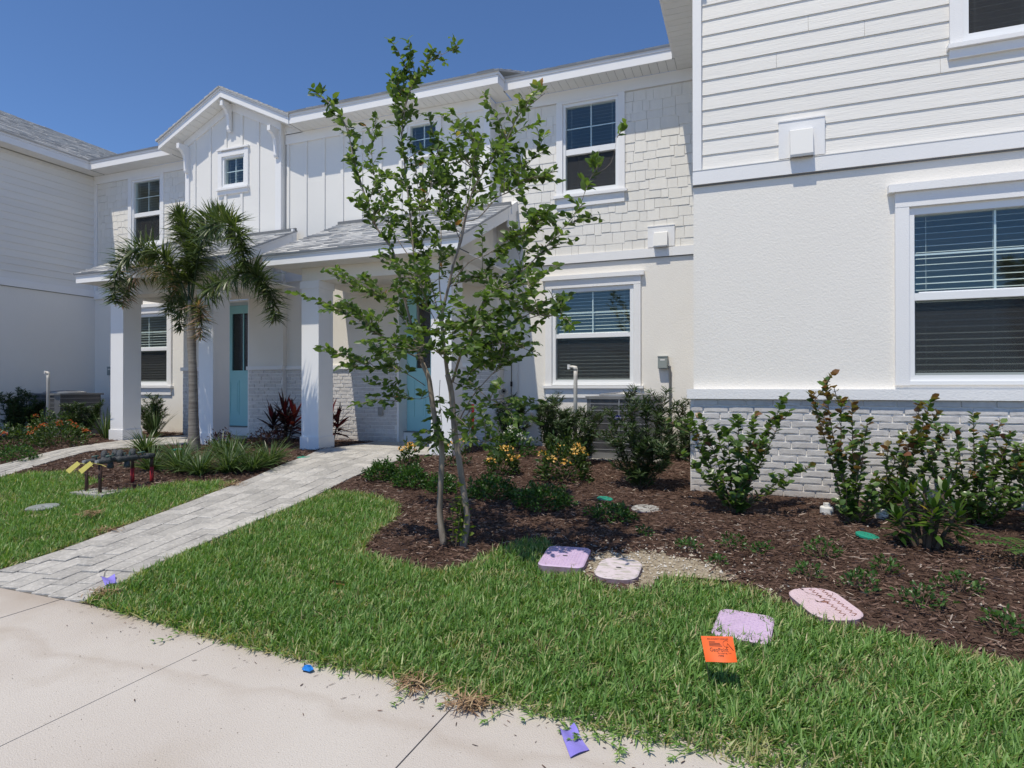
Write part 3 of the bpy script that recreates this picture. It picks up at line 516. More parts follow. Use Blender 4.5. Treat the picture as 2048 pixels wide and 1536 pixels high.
# ---- right-hand block
TR = thing('townhouse', 'tall near townhouse front at right with lap siding over stucco and brick base', 'townhouse', (1.5,6.2,.2))
gR = (1.337,2.517,1.374,2.763); gRu = (1.734,2.534,4.262,5.55)
put('wall', wallsheet(FY(YR), -.51, 4.4, 1.16, 3.24, [hole(gR)]).mesh('wall','stucco'), TR)
put('side_wall', MB().box(-.51,-.34,6.365,9.36,.2,5.99).mesh('side_wall','stucco'), TR)
brickwork(TR, FY(YR-.012), -.54, 3.3, .19, 1.156)
sill_band(TR, FY(YR), -.568, 4.4, 1.157, 1.25, .07)
trim(TR, 'band_board', FY(YR), -.514, 4.4, 3.236, 3.368, .036); trim(TR, 'drip_flashing', FY(YR), -.514, 4.4, 3.2235, 3.233, .02, 'conduit'); trim(TR, 'flashing', FY(YR), -.514, 4.4, 3.369, 3.376, .04, 'white')
trim(TR, 'corner_board', FY(YR), -.513, -.432, 3.378, 5.99, .036)
siding(TR, FY(YR), -.4315, 4.4, 3.38, 5.98, .1457, [hole(gRu)], joints=1)
window(TR, FY(YR), gR, (2.022,2.085), head='cap', sill='none')
window(TR, FY(YR), gRu, (4.9,4.97), casing=.092, head='none', sill='small', gap=.05, cas_top=5.7)
vent(TR, FY(YR), .255, .639, 3.385, 3.723)
soffit_flat(TR, -1.0, -.512, 5.75, 9.34, 6.0, along='y')
m = MB().box(-1.022,-1.0,5.75,9.0,6.0,6.13).box(-1.034,-1.0,5.75,9.0,6.134,6.185); put('fascia', m.mesh('fascia_side','trim'), TR)
shingle_roof('roof', TR, (-1.05,5.7,6.19), (-1.05,12,6.19), (3.2,5.7,8.1), (3.2,12,8.1), .14, .3)
# ---- middle right unit
TA = thing('townhouse', 'middle townhouse with shake wall, plain board and batten bay and porch behind leafy young tree', 'townhouse', (-4,9.3,.25))
gA = (-2.901,-1.712,1.382,2.775); gAu = (-2.734,-1.932,4.41,5.738); gBs = (-5.431,-4.937,5.285,5.748)
put('wall', wallsheet(FY(YS), -3.95, -.34, .2, 3.236, [hole(gA)]).mesh('wall','stucco'), TA)
trim(TA, 'band_board', FY(YS), -3.95, -.512, 3.236, 3.368, .036); trim(TA, 'drip_flashing', FY(YS), -3.95, -.512, 3.226, 3.234, .02, 'conduit')
shakes(TA, FY(YS), -3.95, -.512, 3.369, 5.82, holes=[hole(gAu)])
trim(TA, 'frieze_board', FY(YS), -3.95, -.512, 5.822, 5.998, .036); trim(TA, 'corner_board', FY(YS), -.60, -.514, 3.369, 5.82, .03)
window(TA, FY(YS), gA, (2.05,2.115), head='cap', sill='apron', gap=.062)
window(TA, FY(YS), gAu, (4.97,5.06), casing=.10, head='none', sill='apron', gap=.048, cas_top=5.821)
vent(TA, FY(YS), -1.436, -1.04, 3.382, 3.689)
# bay on the upper floor
put('bay_wall', wallsheet(FY(YB), -8.1, -3.931, 3.41, 5.99, [hole(gBs)]).mesh('bay_wall','panel'), TA)
put('bay_side', MB().box(-3.96,-3.929,YB+.002,YS-.001,3.2,5.99).mesh('bay_side','trim'), TA)
trim(TA, 'frieze_board', FY(YB), -8.1, -3.93, 5.81, 5.998, .03); trim(TA, 'corner_board', FY(YB), -4.03, -3.92, 3.41, 5.809, .032)
for k in range(11):
    x = -8.045+.405*k
    if x < -4.1 and not gBs[0]-.17 < x < gBs[1]+.17: put('batten', BATTEN, TA, (x,YB-.0005,3.41), (.058,.022,2.398))
    elif x < -4.1: put('batten', BATTEN, TA, (x,YB-.0005,3.41), (.058,.022,1.66))
window(TA, FY(YB), gBs, None, casing=.075, head='small', sill='small', gap=.045, cas_top=5.809)
soffit_flat(TA, -3.64, -1.002, 9.02, YS-.037, 6.0); fascia(TA, -3.64, -1.034, 9.0, 6.0)
soffit_flat(TA, -7.70, -3.66, 8.75, YB-.031, 6.0); fascia(TA, -7.70, -3.64, 8.73, 6.0)
m = MB().box(-3.66,-3.638,8.752,9.0,6.0,6.13).box(-3.66,-3.626,8.72,9.0,6.134,6.185); put('fascia', m.mesh('fascia_return','trim'), TA)
put('soffit_return', MB().box(-3.93,-3.661,YB-.03,9.34,6.001,6.012).mesh('soffit_return','soffit'), TA)
shingle_roof('roof', TA, (-3.66,8.965,6.19), (-1.0,8.965,6.19), (-3.66,13.5,8.2), (-1.0,13.5,8.2), .14, .3)
shingle_roof('bay_roof', TA, (-7.75,8.69,6.19), (-3.61,8.69,6.19), (-7.75,13.5,8.32), (-3.61,13.5,8.32), .14, .3)
# porch walls
def lower_wall(par, Y, a0, a1):
    brickwork(par, FY(Y), a0, a1, .27, 1.592); sill_band(par, FY(Y), a0-.02, a1+.02, 1.593, 1.66, .055)
    put('wall', wallsheet(FY(Y), a0, a1, 1.66, 3.235).mesh('wall','cream'), par)
lower_wall(TA, YB, -8.08, -5.69); lower_wall(TA, YB, -4.66, -3.80)
put('wall', wallsheet(FY(YB), -5.69, -4.66, 2.95, 3.235, depth=.25).mesh('wall','cream'), TA)
put('wall', MB().box(-3.86,-3.802,YB+.005,YS-.002,.25,3.235).mesh('wall_return','cream'), TA)
trim(TA, 'band_board', FY(YB), -8.1, -3.90, 3.236, 3.40, .03)
def doorway(par, Yf, x0, x1, gl):
    j = MB().box(x0-.012,x0+.035,Yf+.004,9.38,.31,2.95).box(x1-.035,x1+.012,Yf+.004,9.38,.31,2.95).box(x0+.035,x1-.035,Yf+.02,9.38,2.905,2.95); put('door_frame', j.mesh('door_frame','trim'), par)
    put('threshold', MB().box(x0+.035,x1-.035,9.27,9.42,.31,.478).box(x0+.04,x1-.04,9.25,9.40,.479,.492,1).mesh('threshold',['trim','conduit']), par)
    return door(par, 9.385, x0+.037, x1-.037, .495, 2.90, gl)
doorway(TA, YB, -5.69, -4.66, (-5.46,-4.89,1.60,2.74))
def porch(par, xl, xr, cx, yw, xin):
    """lean-to roof on two square columns; cx: (left column x0, right column x0)"""
    c = .322; yf = 7.60
    for x in cx:
        k = MB().box(x,x+c,yf,yf+.345,.25,2.90); o = put('column', k.mesh('column','trim'), par)
        put('column_base', MB().box(x-.017,x+c+.017,yf-.017,yf+.362,.22,.505).mesh('column_base','trim'), o)
        put('column_cap', MB().box(x-.017,x+c+.017,yf-.017,yf+.362,2.785,2.899).mesh('column_cap','trim'), o)
    b0, b1 = cx[0], cx[1]+c
    put('beam', MB().box(b0,b1,yf+.005,yf+.34,2.90,3.14).mesh('beam','cream'), par)
    for x in (b0, b1-c):
        put('beam', MB().box(x+.002,x+c-.002,yf+.341,yw-.002,2.905,3.14).mesh('side_beam','cream'), par)
        put('beam_trim', MB().box(x-.008,x+c+.008,yf+.36,yw-.004,3.0,3.14).mesh('beam_trim','trim'), par)
    put('ceiling', MB().box(b0+c,b1-c,yf+.341,yw-.002,3.06,3.075).mesh('ceiling','soffit'), par)
    soffit_flat(par, xl+.03, xr-.03, 7.245, yf+.004, 3.105); put('soffit_side', MB().box(xl+.03,b0-.01,yf+.006,yw-.002,3.10,3.115).mesh('soffit_side','soffit'), par); put('soffit_side', MB().box(b1+.01,xr-.03,yf+.006,yw-.002,3.10,3.115).mesh('soffit_side','soffit'), par)
    fascia(par, xl, xr, 7.22, 3.10, .115, .05)
    s = (4.20-3.262)/(9.11-7.2); zt = lambda y: 3.262+s*(y-7.2)
    for x, e in ((xl,xl+.03),(xr-.03,xr)):
        m = MB().prism([(7.243,3.105),(yw,zt(yw)-.215),(yw,zt(yw)-.062),(7.243,zt(7.243)-.062)], 'x', x, e); o = .012 if x == xr-.03 else -.012
        m.prism([(7.243,zt(7.243)-.058),(yw,zt(yw)-.058),(yw,zt(yw)-.012),(7.243,zt(7.243)-.012)], 'x', x+o, e+o); put('rake_board', m.mesh('rake_board','trim'), par)
    for x in (b0+.01, b1-.03): put('porch_gable', MB().prism([(yf+.01,3.12),(yw-.002,3.12),(yw-.002,zt(yw)-.07),(yf+.01,zt(yf)-.07)], 'x', x, x+.02).mesh('porch_gable','cream'), par)
    shingle_roof('porch_roof', par, (xl-.02,7.185,zt(7.185)), (xr+.02,7.185,zt(7.185)), (xl-.02,yw-.002,zt(yw)), (xr+.02,yw-.002,zt(yw)), .125, .26)
    put('flashing', MB().box(xl-.02,xr+.02,yw-.06,yw-.024,zt(yw)-.02,zt(yw)+.035).mesh('flashing','conduit'), par)
    put('roof_return', MB().box(xin[0],xin[1],xin[2],xin[3],3.82,4.16).mesh('roof_return','trim'), par)
porch(TA, -6.87, -3.57, (-6.457,-4.19), YB, (-3.60,-3.565,9.0,9.35))
m = MB().prism([(YB,4.05),(YS-.001,4.18),(YS-.001,4.335),(YB,4.20)], 'x', -3.93, -3.55); put('roof_end', m.mesh('roof_end','trim'), TA)
# ---- middle left unit with gable
TB = thing('townhouse', 'middle townhouse with gabled board and batten bay and teal door behind the palm', 'townhouse', (-10.5,9.3,.25))
gL = (-12.70,-11.515,1.385,2.78); gLu = (-12.515,-11.735,4.41,5.725); gG = (-9.525,-9.046,5.21,5.71)
put('wall', wallsheet(FY(YS), -13.75, -10.5, .2, 3.236, [hole(gL)]).mesh('wall','stucco'), TB)
trim(TB, 'band_board', FY(YS), -13.75, -10.5, 3.237, 3.42, .036)
shakes(TB, FY(YS), -13.65, -10.53, 3.42, 5.82, holes=[hole(gLu)])
trim(TB, 'frieze_board', FY(YS), -13.75, -10.53, 5.822, 5.998, .036); trim(TB, 'corner_board', FY(YS), -13.75, -13.655, 3.42, 5.82, .034)
window(TB, FY(YS), gL, (2.05,2.115), head='cap', sill='apron', gap=.055); window(TB, FY(YS), gLu, (4.965,5.05), casing=.10, head='none', sill='apron', gap=.045, cas_top=5.821)
put('bay_wall', wallsheet(FY(YG), -10.527, -8.117, 3.41, 6.15, [hole(gG)]).mesh('bay_wall','panel'), TB)
XA, SL = -9.345, .474
zr = lambda x: 6.775-SL*abs(x-XA)
put('gable_wall', MB().prism([(-10.527,6.15),(-8.117,6.15),(-8.117,zr(-8.117)),(XA,6.775),(-10.527,zr(-10.527))], 'y', YG, YG+.1).mesh('gable_wall','panel'), TB)
put('bay_side', MB().box(-8.135,-8.115,YG+.002,YB-.002,3.2,6.1).box(-10.529,-10.50,YG+.002,YS-.002,3.2,6.1).mesh('bay_side','panel'), TB)
trim(TB, 'corner_board', FY(YG), -10.53, -10.432, 3.41, 6.05, .03); trim(TB, 'corner_board', FY(YG), -8.246, -8.113, 3.41, 6.05, .03)
for k in range(6):
    x = -10.29+.405*k; top = zr(x)-.15
    if gG[0]-.16 < x < gG[1]+.16:
        put('batten', BATTEN, TB, (x,YG-.0005,3.41), (.056,.022,1.60)); put('batten', BATTEN, TB, (x,YG-.0005,5.885), (.056,.022,top-5.885))
    else: put('batten', BATTEN, TB, (x,YG-.0005,3.41), (.056,.022,top-3.41))
window(TB, FY(YG), gG, None, casing=.095, head='small', sill='small', gap=.045, cas_top=5.86)
for s in (-1,1):
    e = XA+s*1.625
    m = MB().prism([(XA,6.775),(e,6.0),(e,6.125),(XA,6.905)][::s], 'y', 8.73, 8.752); m.prism([(XA,6.909),(e,6.129),(e,6.175),(XA,6.96)][::s], 'y', 8.716, 8.752); put('rake_board', m.mesh('rake_board','trim'), TB)
    m = MB().prism([(XA,6.775),(XA+s*1.228,zr(XA+1.228)),(XA+s*1.228,zr(XA+1.228)-.15),(XA,6.615)][::s], 'y', YG-.028, YG-.0005); put('rake_frieze', m.mesh('rake_frieze','trim'), TB)
    sb = put('soffit', MB().add([(XA,8.753,6.788),(e,8.753,6.013),(e,YG+.35,6.013),(XA,YG+.35,6.788)], [(0,1,2,3)]).mesh('gable_soffit_backing','dark'), TB)
    n = 12; ln = math.hypot(1.625,.775)/n; an = math.atan(SL)
    for k in range(n):
        t = (k+.5)/n; y1 = YG-.03 if k < 9 else YG+.33
        put('soffit_panel', SOF, sb, (XA+s*1.625*t,(8.752+y1)/2,6.776-.775*t), (ln-.005,y1-8.754,1), rot=(0,s*an,0))
    shingle_roof('gable_roof', TB, (e+s*.03,8.69,6.165), (e+s*.03,11.5,6.165), (XA,8.69,6.965), (XA,11.5,6.965), .14, .3)
put('gable_infill', MB().prism([(-8.116,5.985),(-7.70,5.985),(-7.70,6.005),(-8.116,6.20)],'y',YB-.03,YB).mesh('gable_infill','trim'), TB); put('gable_infill', MB().prism([(-10.53,5.985),(-10.53,6.21),(-10.97,6.01),(-10.97,5.985)],'y',YS-.036,YS).mesh('gable_infill','trim'), TB)
prof = [(0,0),(-.045,.0),(-.06,.04),(-.062,.22),(-.085,.33),(-.14,.40),(-.225,.435),(-.225,.53),(0,.53)]
for x, zt_ in ((-10.47,6.07),(XA,6.72),(-8.20,6.07)):
    put('bracket', MB().prism([(YG-.03+p[0],zt_-.53+p[1]) for p in prof], 'x', x-.034, x+.034).mesh('bracket','trim'), TB)
soffit_flat(TB, -13.38, -10.95, 9.02, YS-.037, 6.0); fascia(TB, -13.40, -10.93, 9.0, 6.0)
shingle_roof('roof', TB, (-13.4,8.965,6.19), (-10.9,8.965,6.19), (-13.4,13.5,8.2), (-10.9,13.5,8.2), .14, .3)
lower_wall(TB, YG, -8.898, -8.082); lower_wall(TB, YG, -10.6, -9.93)
put('wall', wallsheet(FY(YG), -9.93, -8.898, 2.95, 3.41, depth=.35).mesh('wall','cream'), TB)
put('wall', MB().box(-8.135,-8.084,YG+.004,YB-.002,.25,3.3).box(-10.598,-10.52,YG+.004,YS-.002,.25,3.3).mesh('wall_return','cream'), TB)
trim(TB, 'band_board', FY(YG), -10.53, -8.084, 3.236, 3.40, .03)
doorway(TB, YG, -9.93, -8.898, (-9.70,-9.13,1.60,2.74))
porch(TB, -11.08, -7.77, (-10.724,-8.596), YG, (-7.80,-7.765,8.9,9.0))
# ---- left wing
TL = thing('townhouse', 'shaded lap sided townhouse wing at far left facing the palm', 'townhouse', (-14,7.5,.2))
FX = ('x', -13.75)
put('wall', wallsheet(FX, 4.4, 9.40, .2, 3.275).mesh('wall','stucco'), TL); put('front_wall', MB().box(-20,-13.752,4.38,4.4,.2,6.0).mesh('front_wall','stucco'), TL)
trim(TL, 'band_board', FX, 4.4, 9.345, 3.285, 3.436, .036); trim(TL, 'drip_flashing', FX, 4.4, 9.345, 3.276, 3.284, .018, 'conduit')
siding(TL, FX, 4.4, 9.345, 3.438, 5.99, .1457, me=PLANKX, th=.021)
soffit_flat(TL, -13.715, -13.41, 4.0, 9.34, 6.0, along='y')
m = MB().box(-13.41,-13.388,4.0,9.0,6.0,6.13).box(-13.41,-13.376,4.0,9.0,6.134,6.185); put('fascia', m.mesh('fascia_side','trim'), TL)
shingle_roof('roof', TL, (-13.35,3.95,6.19), (-13.35,13.5,6.19), (-17.3,3.95,8.12), (-17.3,13.5,8.12), .14, .3)
put('far_roof_side', MB().add([(-17.3,3.95,8.12),(-17.3,13.5,8.12),(-21.3,13.5,6.19),(-21.3,3.95,6.19)], [(0,1,2,3)]).mesh('far_roof_side','roof'), TL)
# ------------------------------------------------------------------ polygons on the ground
def inside(P, poly):
    x, y = P[:,0], P[:,1]; r = np.zeros(len(P), bool); n = len(poly)
    for i in range(n):
        (x0,y0),(x1,y1) = poly[i], poly[(i+1)%n]
        if y0 == y1: continue
        c = ((y0 > y) != (y1 > y)) & (x < (x1-x0)*(y-y0)/(y1-y0)+x0); r ^= c
    return r
BED = [(-3.94,5.3),(-3.57,5.25),(-3.08,4.98),(-2.86,4.63),(-2.8,4.26),(-2.7,3.91),(-2.59,3.7),(-2.36,3.62),(-2.12,3.56),(-1.91,3.51),(-1.79,3.64),(-1.74,3.86),(-1.68,4.08),(-1.58,4.32),(-1.45,4.4),(-1.34,4.25),(-1.27,3.99),(-.92,3.67),(-.74,3.56),(-.55,3.64),(-.52,3.86),(-.29,3.94),(0,3.86),(.21,3.65),(.29,3.52),(.47,3.45),(.58,3.45),(.68,3.42),(.86,3.35),(1.11,3.27),(1.8,3.08),(3.4,2.85)]
LAWN1 = [p for p in P1R if p[1] < 5.3]+[(-4.14,5.3)]+BED+[(3.4,2.14),(1.5,2.15),(.6,2.17),(0,2.19),(-.6,2.215),(-1.0,2.24),(-1.3,2.28),(-1.9,2.27),(-2.5,2.30),(-3.0,2.36),(-3.5,2.41)]
LAWN2 = [(-4.76,2.43),(-4.84,3.12),(-5.04,3.93),(-5.22,4.62),(-5.40,5.30),(-5.75,5.31),(-6.15,5.2),(-6.25,4.85),(-6.45,4.55),(-6.9,4.55),(-7.1,4.95),(-7.45,5.05),(-8.2,5.3),(-8.75,4.95),(-7.92,3.4),(-7.32,2.43)]
PATHS = [P1L+P1R[::-1], P2L+P2R[::-1], [(-6.05,7.5),(-4.2,7.5),(-4.2,9.4),(-6.05,9.4)], [(-10.35,7.6),(-8.62,7.6),(-8.62,9.4),(-10.35,9.4)]]
def wob(x, y): return np.sin(x*7.3+y*3.1)*np.sin(y*8.7-x*2.2)*.5+np.sin(x*17+1.3)*np.sin(y*19+.4)*.3
def gzv(y): return np.interp(y, GY, GZ)
SAND = (-.62,3.98,.5,.34)
st_ = .06; gx = np.arange(-13.74,4.2,st_); gy = np.arange(2.42,9.42,st_); nx, ny = len(gx), len(gy)
X, Y_ = np.meshgrid(gx, gy, indexing='ij'); Zg = gzv(Y_)+.014+.012*wob(X,Y_); VG = np.stack([X,Y_,Zg],-1).reshape(-1,3)
ii, jj = np.meshgrid(np.arange(nx-1), np.arange(ny-1), indexing='ij'); q = (ii*ny+jj).ravel(); FQ = np.stack([q,q+ny,q+ny+1,q+1],1)
CC = np.stack([gx[ii.ravel()]+st_/2, gy[jj.ravel()]+st_/2],1)
inl1, inl2 = inside(CC,LAWN1), inside(CC,LAWN2); inp = np.zeros(len(CC),bool)
for p in PATHS: inp |= inside(CC,p)
ins = ((CC[:,0]-SAND[0])/SAND[2])**2+((CC[:,1]-SAND[1])/SAND[3])**2+.5*wob(CC[:,0]*2,CC[:,1]*2) < 1
bedm = ~(inl1|inl2|inp)
bed = put('mulch_bed', npmesh('mulch_bed', VG, FQ[bedm&~ins], 'mulchg'), kind='structure')
put('sand_patch', npmesh('sand_patch', VG, FQ[ins&~inl1], 'shell'), kind='structure')
lawn_a = put('lawn', npmesh('lawn', VG-[0,0,.012], FQ[inl1|inl2], 'soil'), kind='structure')
# ------------------------------------------------------------------ blades, leaves
def strips(P, D, L, W, droop, S=4, prof=None, roll=.6, rng=RN):
    """N tapering blades: bases P, first directions D, lengths, widths, sag"""
    P = np.asarray(P,float); D = np.asarray(D,float); n = len(P); D = D/np.linalg.norm(D,axis=1,keepdims=True)
    L = np.broadcast_to(L,(n,)); W = np.broadcast_to(W,(n,)); droop = np.broadcast_to(droop,(n,))
    if prof is None: prof = [.55,1,.9,.6,.06]
    prof = np.interp(np.linspace(0,1,S+1), np.linspace(0,1,len(prof)), prof)
    sd = np.cross(D, [0,0,1.]); nn = np.linalg.norm(sd,axis=1,keepdims=True); sd = np.where(nn > .05, sd/np.maximum(nn,1e-6), [1.,0,0])
    an = rng.uniform(0,6.28,n); hz = np.stack([np.cos(an),np.sin(an),np.zeros(n)],1); up = np.cross(sd, D)
    rl = rng.uniform(-roll,roll,n)[:,None]; sd = sd*np.cos(rl)+up*np.sin(rl)
    V = np.zeros((n,S+1,2,3)); p = P.copy(); d = D.copy()
    for i in range(S+1):
        V[:,i,0] = p-sd*(W*prof[i]/2)[:,None]; V[:,i,1] = p+sd*(W*prof[i]/2)[:,None]
        p = p+d*(L/S)[:,None]; d = d+np.stack([np.zeros(n),np.zeros(n),-droop/S],1); d /= np.linalg.norm(d,axis=1,keepdims=True)
    b = (np.arange(n)*(S+1)*2)[:,None]; F = []
    for i in range(S): F.append(b+np.array([2*i,2*i+1,2*i+3,2*i+2]))
    return V.reshape(-1,3), np.stack(F,1).reshape(-1,4), (S+1)*2
def leaves(P, D, U, L, W, curl=.25, fold=.25):
    """N folded oval leaves"""
    P = np.asarray(P,float); n = len(P); D = D/np.linalg.norm(D,axis=1,keepdims=True); s = np.cross(D,U); s /= np.maximum(np.linalg.norm(s,axis=1,keepdims=True),1e-6); u = np.cross(s,D)
    L = np.broadcast_to(L,(n,))[:,None]; W = np.broadcast_to(W,(n,))[:,None]; c = np.broadcast_to(curl,(n,))[:,None]
    def pt(t, w): return P+D*L*t-u*L*c*t*t+s*W*w+u*abs(w)*W*fold
    V = np.stack([pt(0,0),pt(.3,-.44),pt(.33,0),pt(.3,.44),pt(.68,-.4),pt(.68,0),pt(.68,.4),pt(1,0)],1)
    b = (np.arange(n)*8)[:,None]
    F = np.stack([b+np.array(f) for f in ((0,2,1),(0,3,2),(1,2,5),(1,5,4),(2,3,6),(2,6,5),(4,5,7),(5,6,7))],1)
    return V.reshape(-1,3), F.reshape(-1,3), 8
def rdir(n, zlo=-1, zhi=1, rng=RN):
    z = rng.uniform(zlo,zhi,n); a = rng.uniform(0,6.2832,n); r = np.sqrt(np.maximum(0,1-z*z)); return np.stack([r*np.cos(a), r*np.sin(a), z],1)
class FO:
    """collects leaf batches of one face size"""
    def __init__(s): s.V = []; s.F = []; s.c = []; s.n = 0
    def add(s, vf, var):
        V, F, k = vf; s.V.append(V); s.F.append(F+s.n); s.n += len(V); s.c.append(np.repeat(np.asarray(var), k)); return s
    def mesh(s, name, mat): return npmesh(name, np.concatenate(s.V), np.concatenate(s.F), mat, np.concatenate(s.c))
# ------------------------------------------------------------------ lawn grass
def scatter(poly, dens, rng=RN):
    pl = np.array(poly); lo, hi = pl.min(0), pl.max(0); n = int((hi-lo).prod()*dens); P = rng.uniform(lo,hi,(n,2)); return P[inside(P,poly)]
def in_disc(P, c, r): return ((P[:,0]-c[0])**2+(P[:,1]-c[1])**2) < r*r
LIDS = [(-1.155,3.93,.20),(-.775,3.85,.19),(-.03,3.30,.16),(.375,3.69,.17),(-6.42,3.88,.15)]
def grass(poly, dens_near, dens_far, cut, name):
    P = scatter(poly, dens_near); far = P[:,1] > cut; keep = ~far | (RN.random(len(P)) < dens_far/dens_near); P = P[keep]
    for c in LIDS: 
        rr = np.hypot(P[:,0]-c[0],P[:,1]-c[1]); P = P[rr > c[2]*RN.uniform(.75,1.15,len(P))]
    thin = np.clip((2.42-P[:,1])/.3,0,1); P = P[RN.random(len(P)) > thin*.75]
    n = len(P); w_ = wob(P[:,0]*.55,P[:,1]*.7)+.6*wob(P[:,0]*1.7+3,P[:,1]*1.9)
    an = RN.uniform(0,6.2832,n); ln = np.abs(RN.normal(.62,.42,n))+.05; D = np.stack([np.cos(an)*np.sin(ln),np.sin(an)*np.sin(ln),np.cos(ln)],1)
    edge = np.clip((2.50-P[:,1])/.2,0,1); D[:,1] -= edge*.6*RN.random(n); an2 = wob(P[:,0]*3.1,P[:,1]*3.7+5)*3; D[:,0] += .35*np.cos(an2); D[:,1] += .35*np.sin(an2)
    L = RN.uniform(.028,.082,n)*(1+.25*np.clip(w_,-1,1))*(1+.3*np.clip(wob(P[:,0]*4.1+1,P[:,1]*4.7)+wob(P[:,0]*9.3,P[:,1]*8.1+2)*.7,-1,1)); W = RN.uniform(.004,.0085,n)
    B = np.stack([P[:,0],P[:,1],gzv(P[:,1])-.004+.008*(P[:,1]<2.42)],1)
    cl = wob(P[:,0]*4.1+1,P[:,1]*4.7)+wob(P[:,0]*9.3,P[:,1]*8.1+2)*.7; v = np.clip(RN.normal(.47,.25,n)+.12*w_+.10*cl,0,.9); eb = np.full(n,9.)
    for (x0,y0),(x1,y1) in zip(poly,poly[1:]+poly[:1]):
        dx, dy = x1-x0, y1-y0; t = np.clip(((P[:,0]-x0)*dx+(P[:,1]-y0)*dy)/(dx*dx+dy*dy+1e-9),0,1); eb = np.minimum(eb, np.hypot(P[:,0]-x0-t*dx,P[:,1]-y0-t*dy))
    dry = RN.random(n) < (.08+.20*(w_ < -.35)+.30*np.clip(1-eb/.16,0,1)); v[dry] = RN.uniform(.9,1,dry.sum())
    V, F, k = strips(B, D, L, W, RN.uniform(.2,1.3,n), S=3, prof=[.7,1,.75,.05])
    return FO().add((V,F,k), v)
def litter():
    n = 260; x = RN.uniform(-3.6,1.3,n); e = np.interp(x,[-3.5,-2.5,-1,0,1.5],[2.42,2.32,2.25,2.2,2.16]); y = e-np.abs(RN.normal(0,.09,n)); far = RN.random(n) < .12; y[far] = RN.uniform(1.3,2.2,far.sum()); D = rdir(n,-.03,.12); L = RN.uniform(.005,.03,n)
    return FO().add(strips(np.stack([x,y,np.full(n,.003)],1), D, L, RN.uniform(.002,.006,n), 0, S=2, prof=[.6,1,.4], roll=.3), RN.uniform(0,.85,n)).mesh('yard_debris','chip')
def runners(fo, n):
    for i in range(n):
        x = RN.uniform(-3.4,1.3) if i > n*.55 else RN.uniform(-1.0,.9); p = np.array([x,float(np.interp(x,[-3.5,-2.5,-1,0,1.5],[2.44,2.34,2.27,2.22,2.18])),.012]); a = -math.pi/2+RN.uniform(-.9,.9); ln = RN.uniform(.07,.24); k = max(2,int(ln/.013)); Bs = []; Ds = []; Pt = [p.copy()]
        for j in range(k):
            a += RN.uniform(-.22,.22); p = p+np.array([math.cos(a),math.sin(a),RN.uniform(-.001,.001)])*.013; p[2] = max(p[2],.005); Pt.append(p.copy())
            if j % 3 == 2 or j == k-1:
                for s in range(4 if j < k-1 else 6): Bs.append(p.copy()); b = a+RN.uniform(-1.3,1.3); Ds.append((math.cos(b),math.sin(b),RN.uniform(.1,.9)))
        Bs = np.array(Bs); m = len(Bs); fo.add(strips(Bs, np.array(Ds), RN.uniform(.014,.036,m), RN.uniform(.005,.008,m), .8, S=3, prof=[.7,1,.75,.05]), RN.uniform(.35,.88,m))
        Pt = np.array(Pt); d = Pt[1:]-Pt[:-1]; fo.add(strips(Pt[:-1], d, np.linalg.norm(d,axis=1)*1.1, .0038, 0, S=3, prof=[1,1,1,1], roll=.2), np.full(len(d),.9))
g1 = grass(LAWN1, 16500, 11500, 3.6, 'a'); runners(g1, 40)
put('grass', g1.mesh('grass_right','grass'), None, kind='stuff', label='green turf between paver path, pavement and mulch bed, in front of the young tree', category='grass')
put('grass', grass(LAWN2, 11000, 7500, 4.2, 'b').mesh('grass_left','grass'), None, kind='stuff', label='green turf left of the paver path around the backflow pipes', category='grass')
put('yard_debris', litter(), None, kind='stuff', label='scattered bark bits and twigs on the pavement along the turf edge', category='debris')
# mulch chips
def chips(dens, y0, y1):
    P = np.stack([RN.uniform(-13.6,3.4,int(17*(y1-y0)*dens)), RN.uniform(y0,y1,int(17*(y1-y0)*dens))],1); m = ~inside(P,LAWN1)&~inside(P,LAWN2)
    for p in PATHS: m &= ~inside(P,p)
    m &= (((P[:,0]-SAND[0])/SAND[2])**2+((P[:,1]-SAND[1])/SAND[3])**2 > RN.uniform(.45,1.1,len(P)))
    m &= ~((P[:,0] > -.5)&(P[:,1] > 6.17)); return P[m]
P = np.concatenate([chips(2600,3.0,5.2), chips(1700,5.2,7.2), chips(800,7.2,9.35)]); n = len(P)
D = rdir(n,-.18,.38); L = RN.uniform(.018,.065,n)*np.where(RN.random(n)<.06,1.8,1); W = RN.uniform(.0025,.009,n)*np.where(RN.random(n)<.05,1.7,1)
B = np.stack([P[:,0],P[:,1],gzv(P[:,1])+.016+.012*wob(P[:,0],P[:,1])+RN.uniform(0,.022,n)],1)
v = np.clip(RN.normal(.42,.22,n)+.12*wob(P[:,0]*.8,P[:,1]*.9),0,.93); v[RN.random(n) < .05] = .99
put('mulch', FO().add(strips(B-D*L[:,None]/2, D, L, W, RN.uniform(-.3,.5,n), S=2, prof=[.5,1,.4], roll=1.5), v).mesh('mulch','chip'), kind='stuff', label='dark brown shredded bark mulch covering the planting beds', category='mulch')
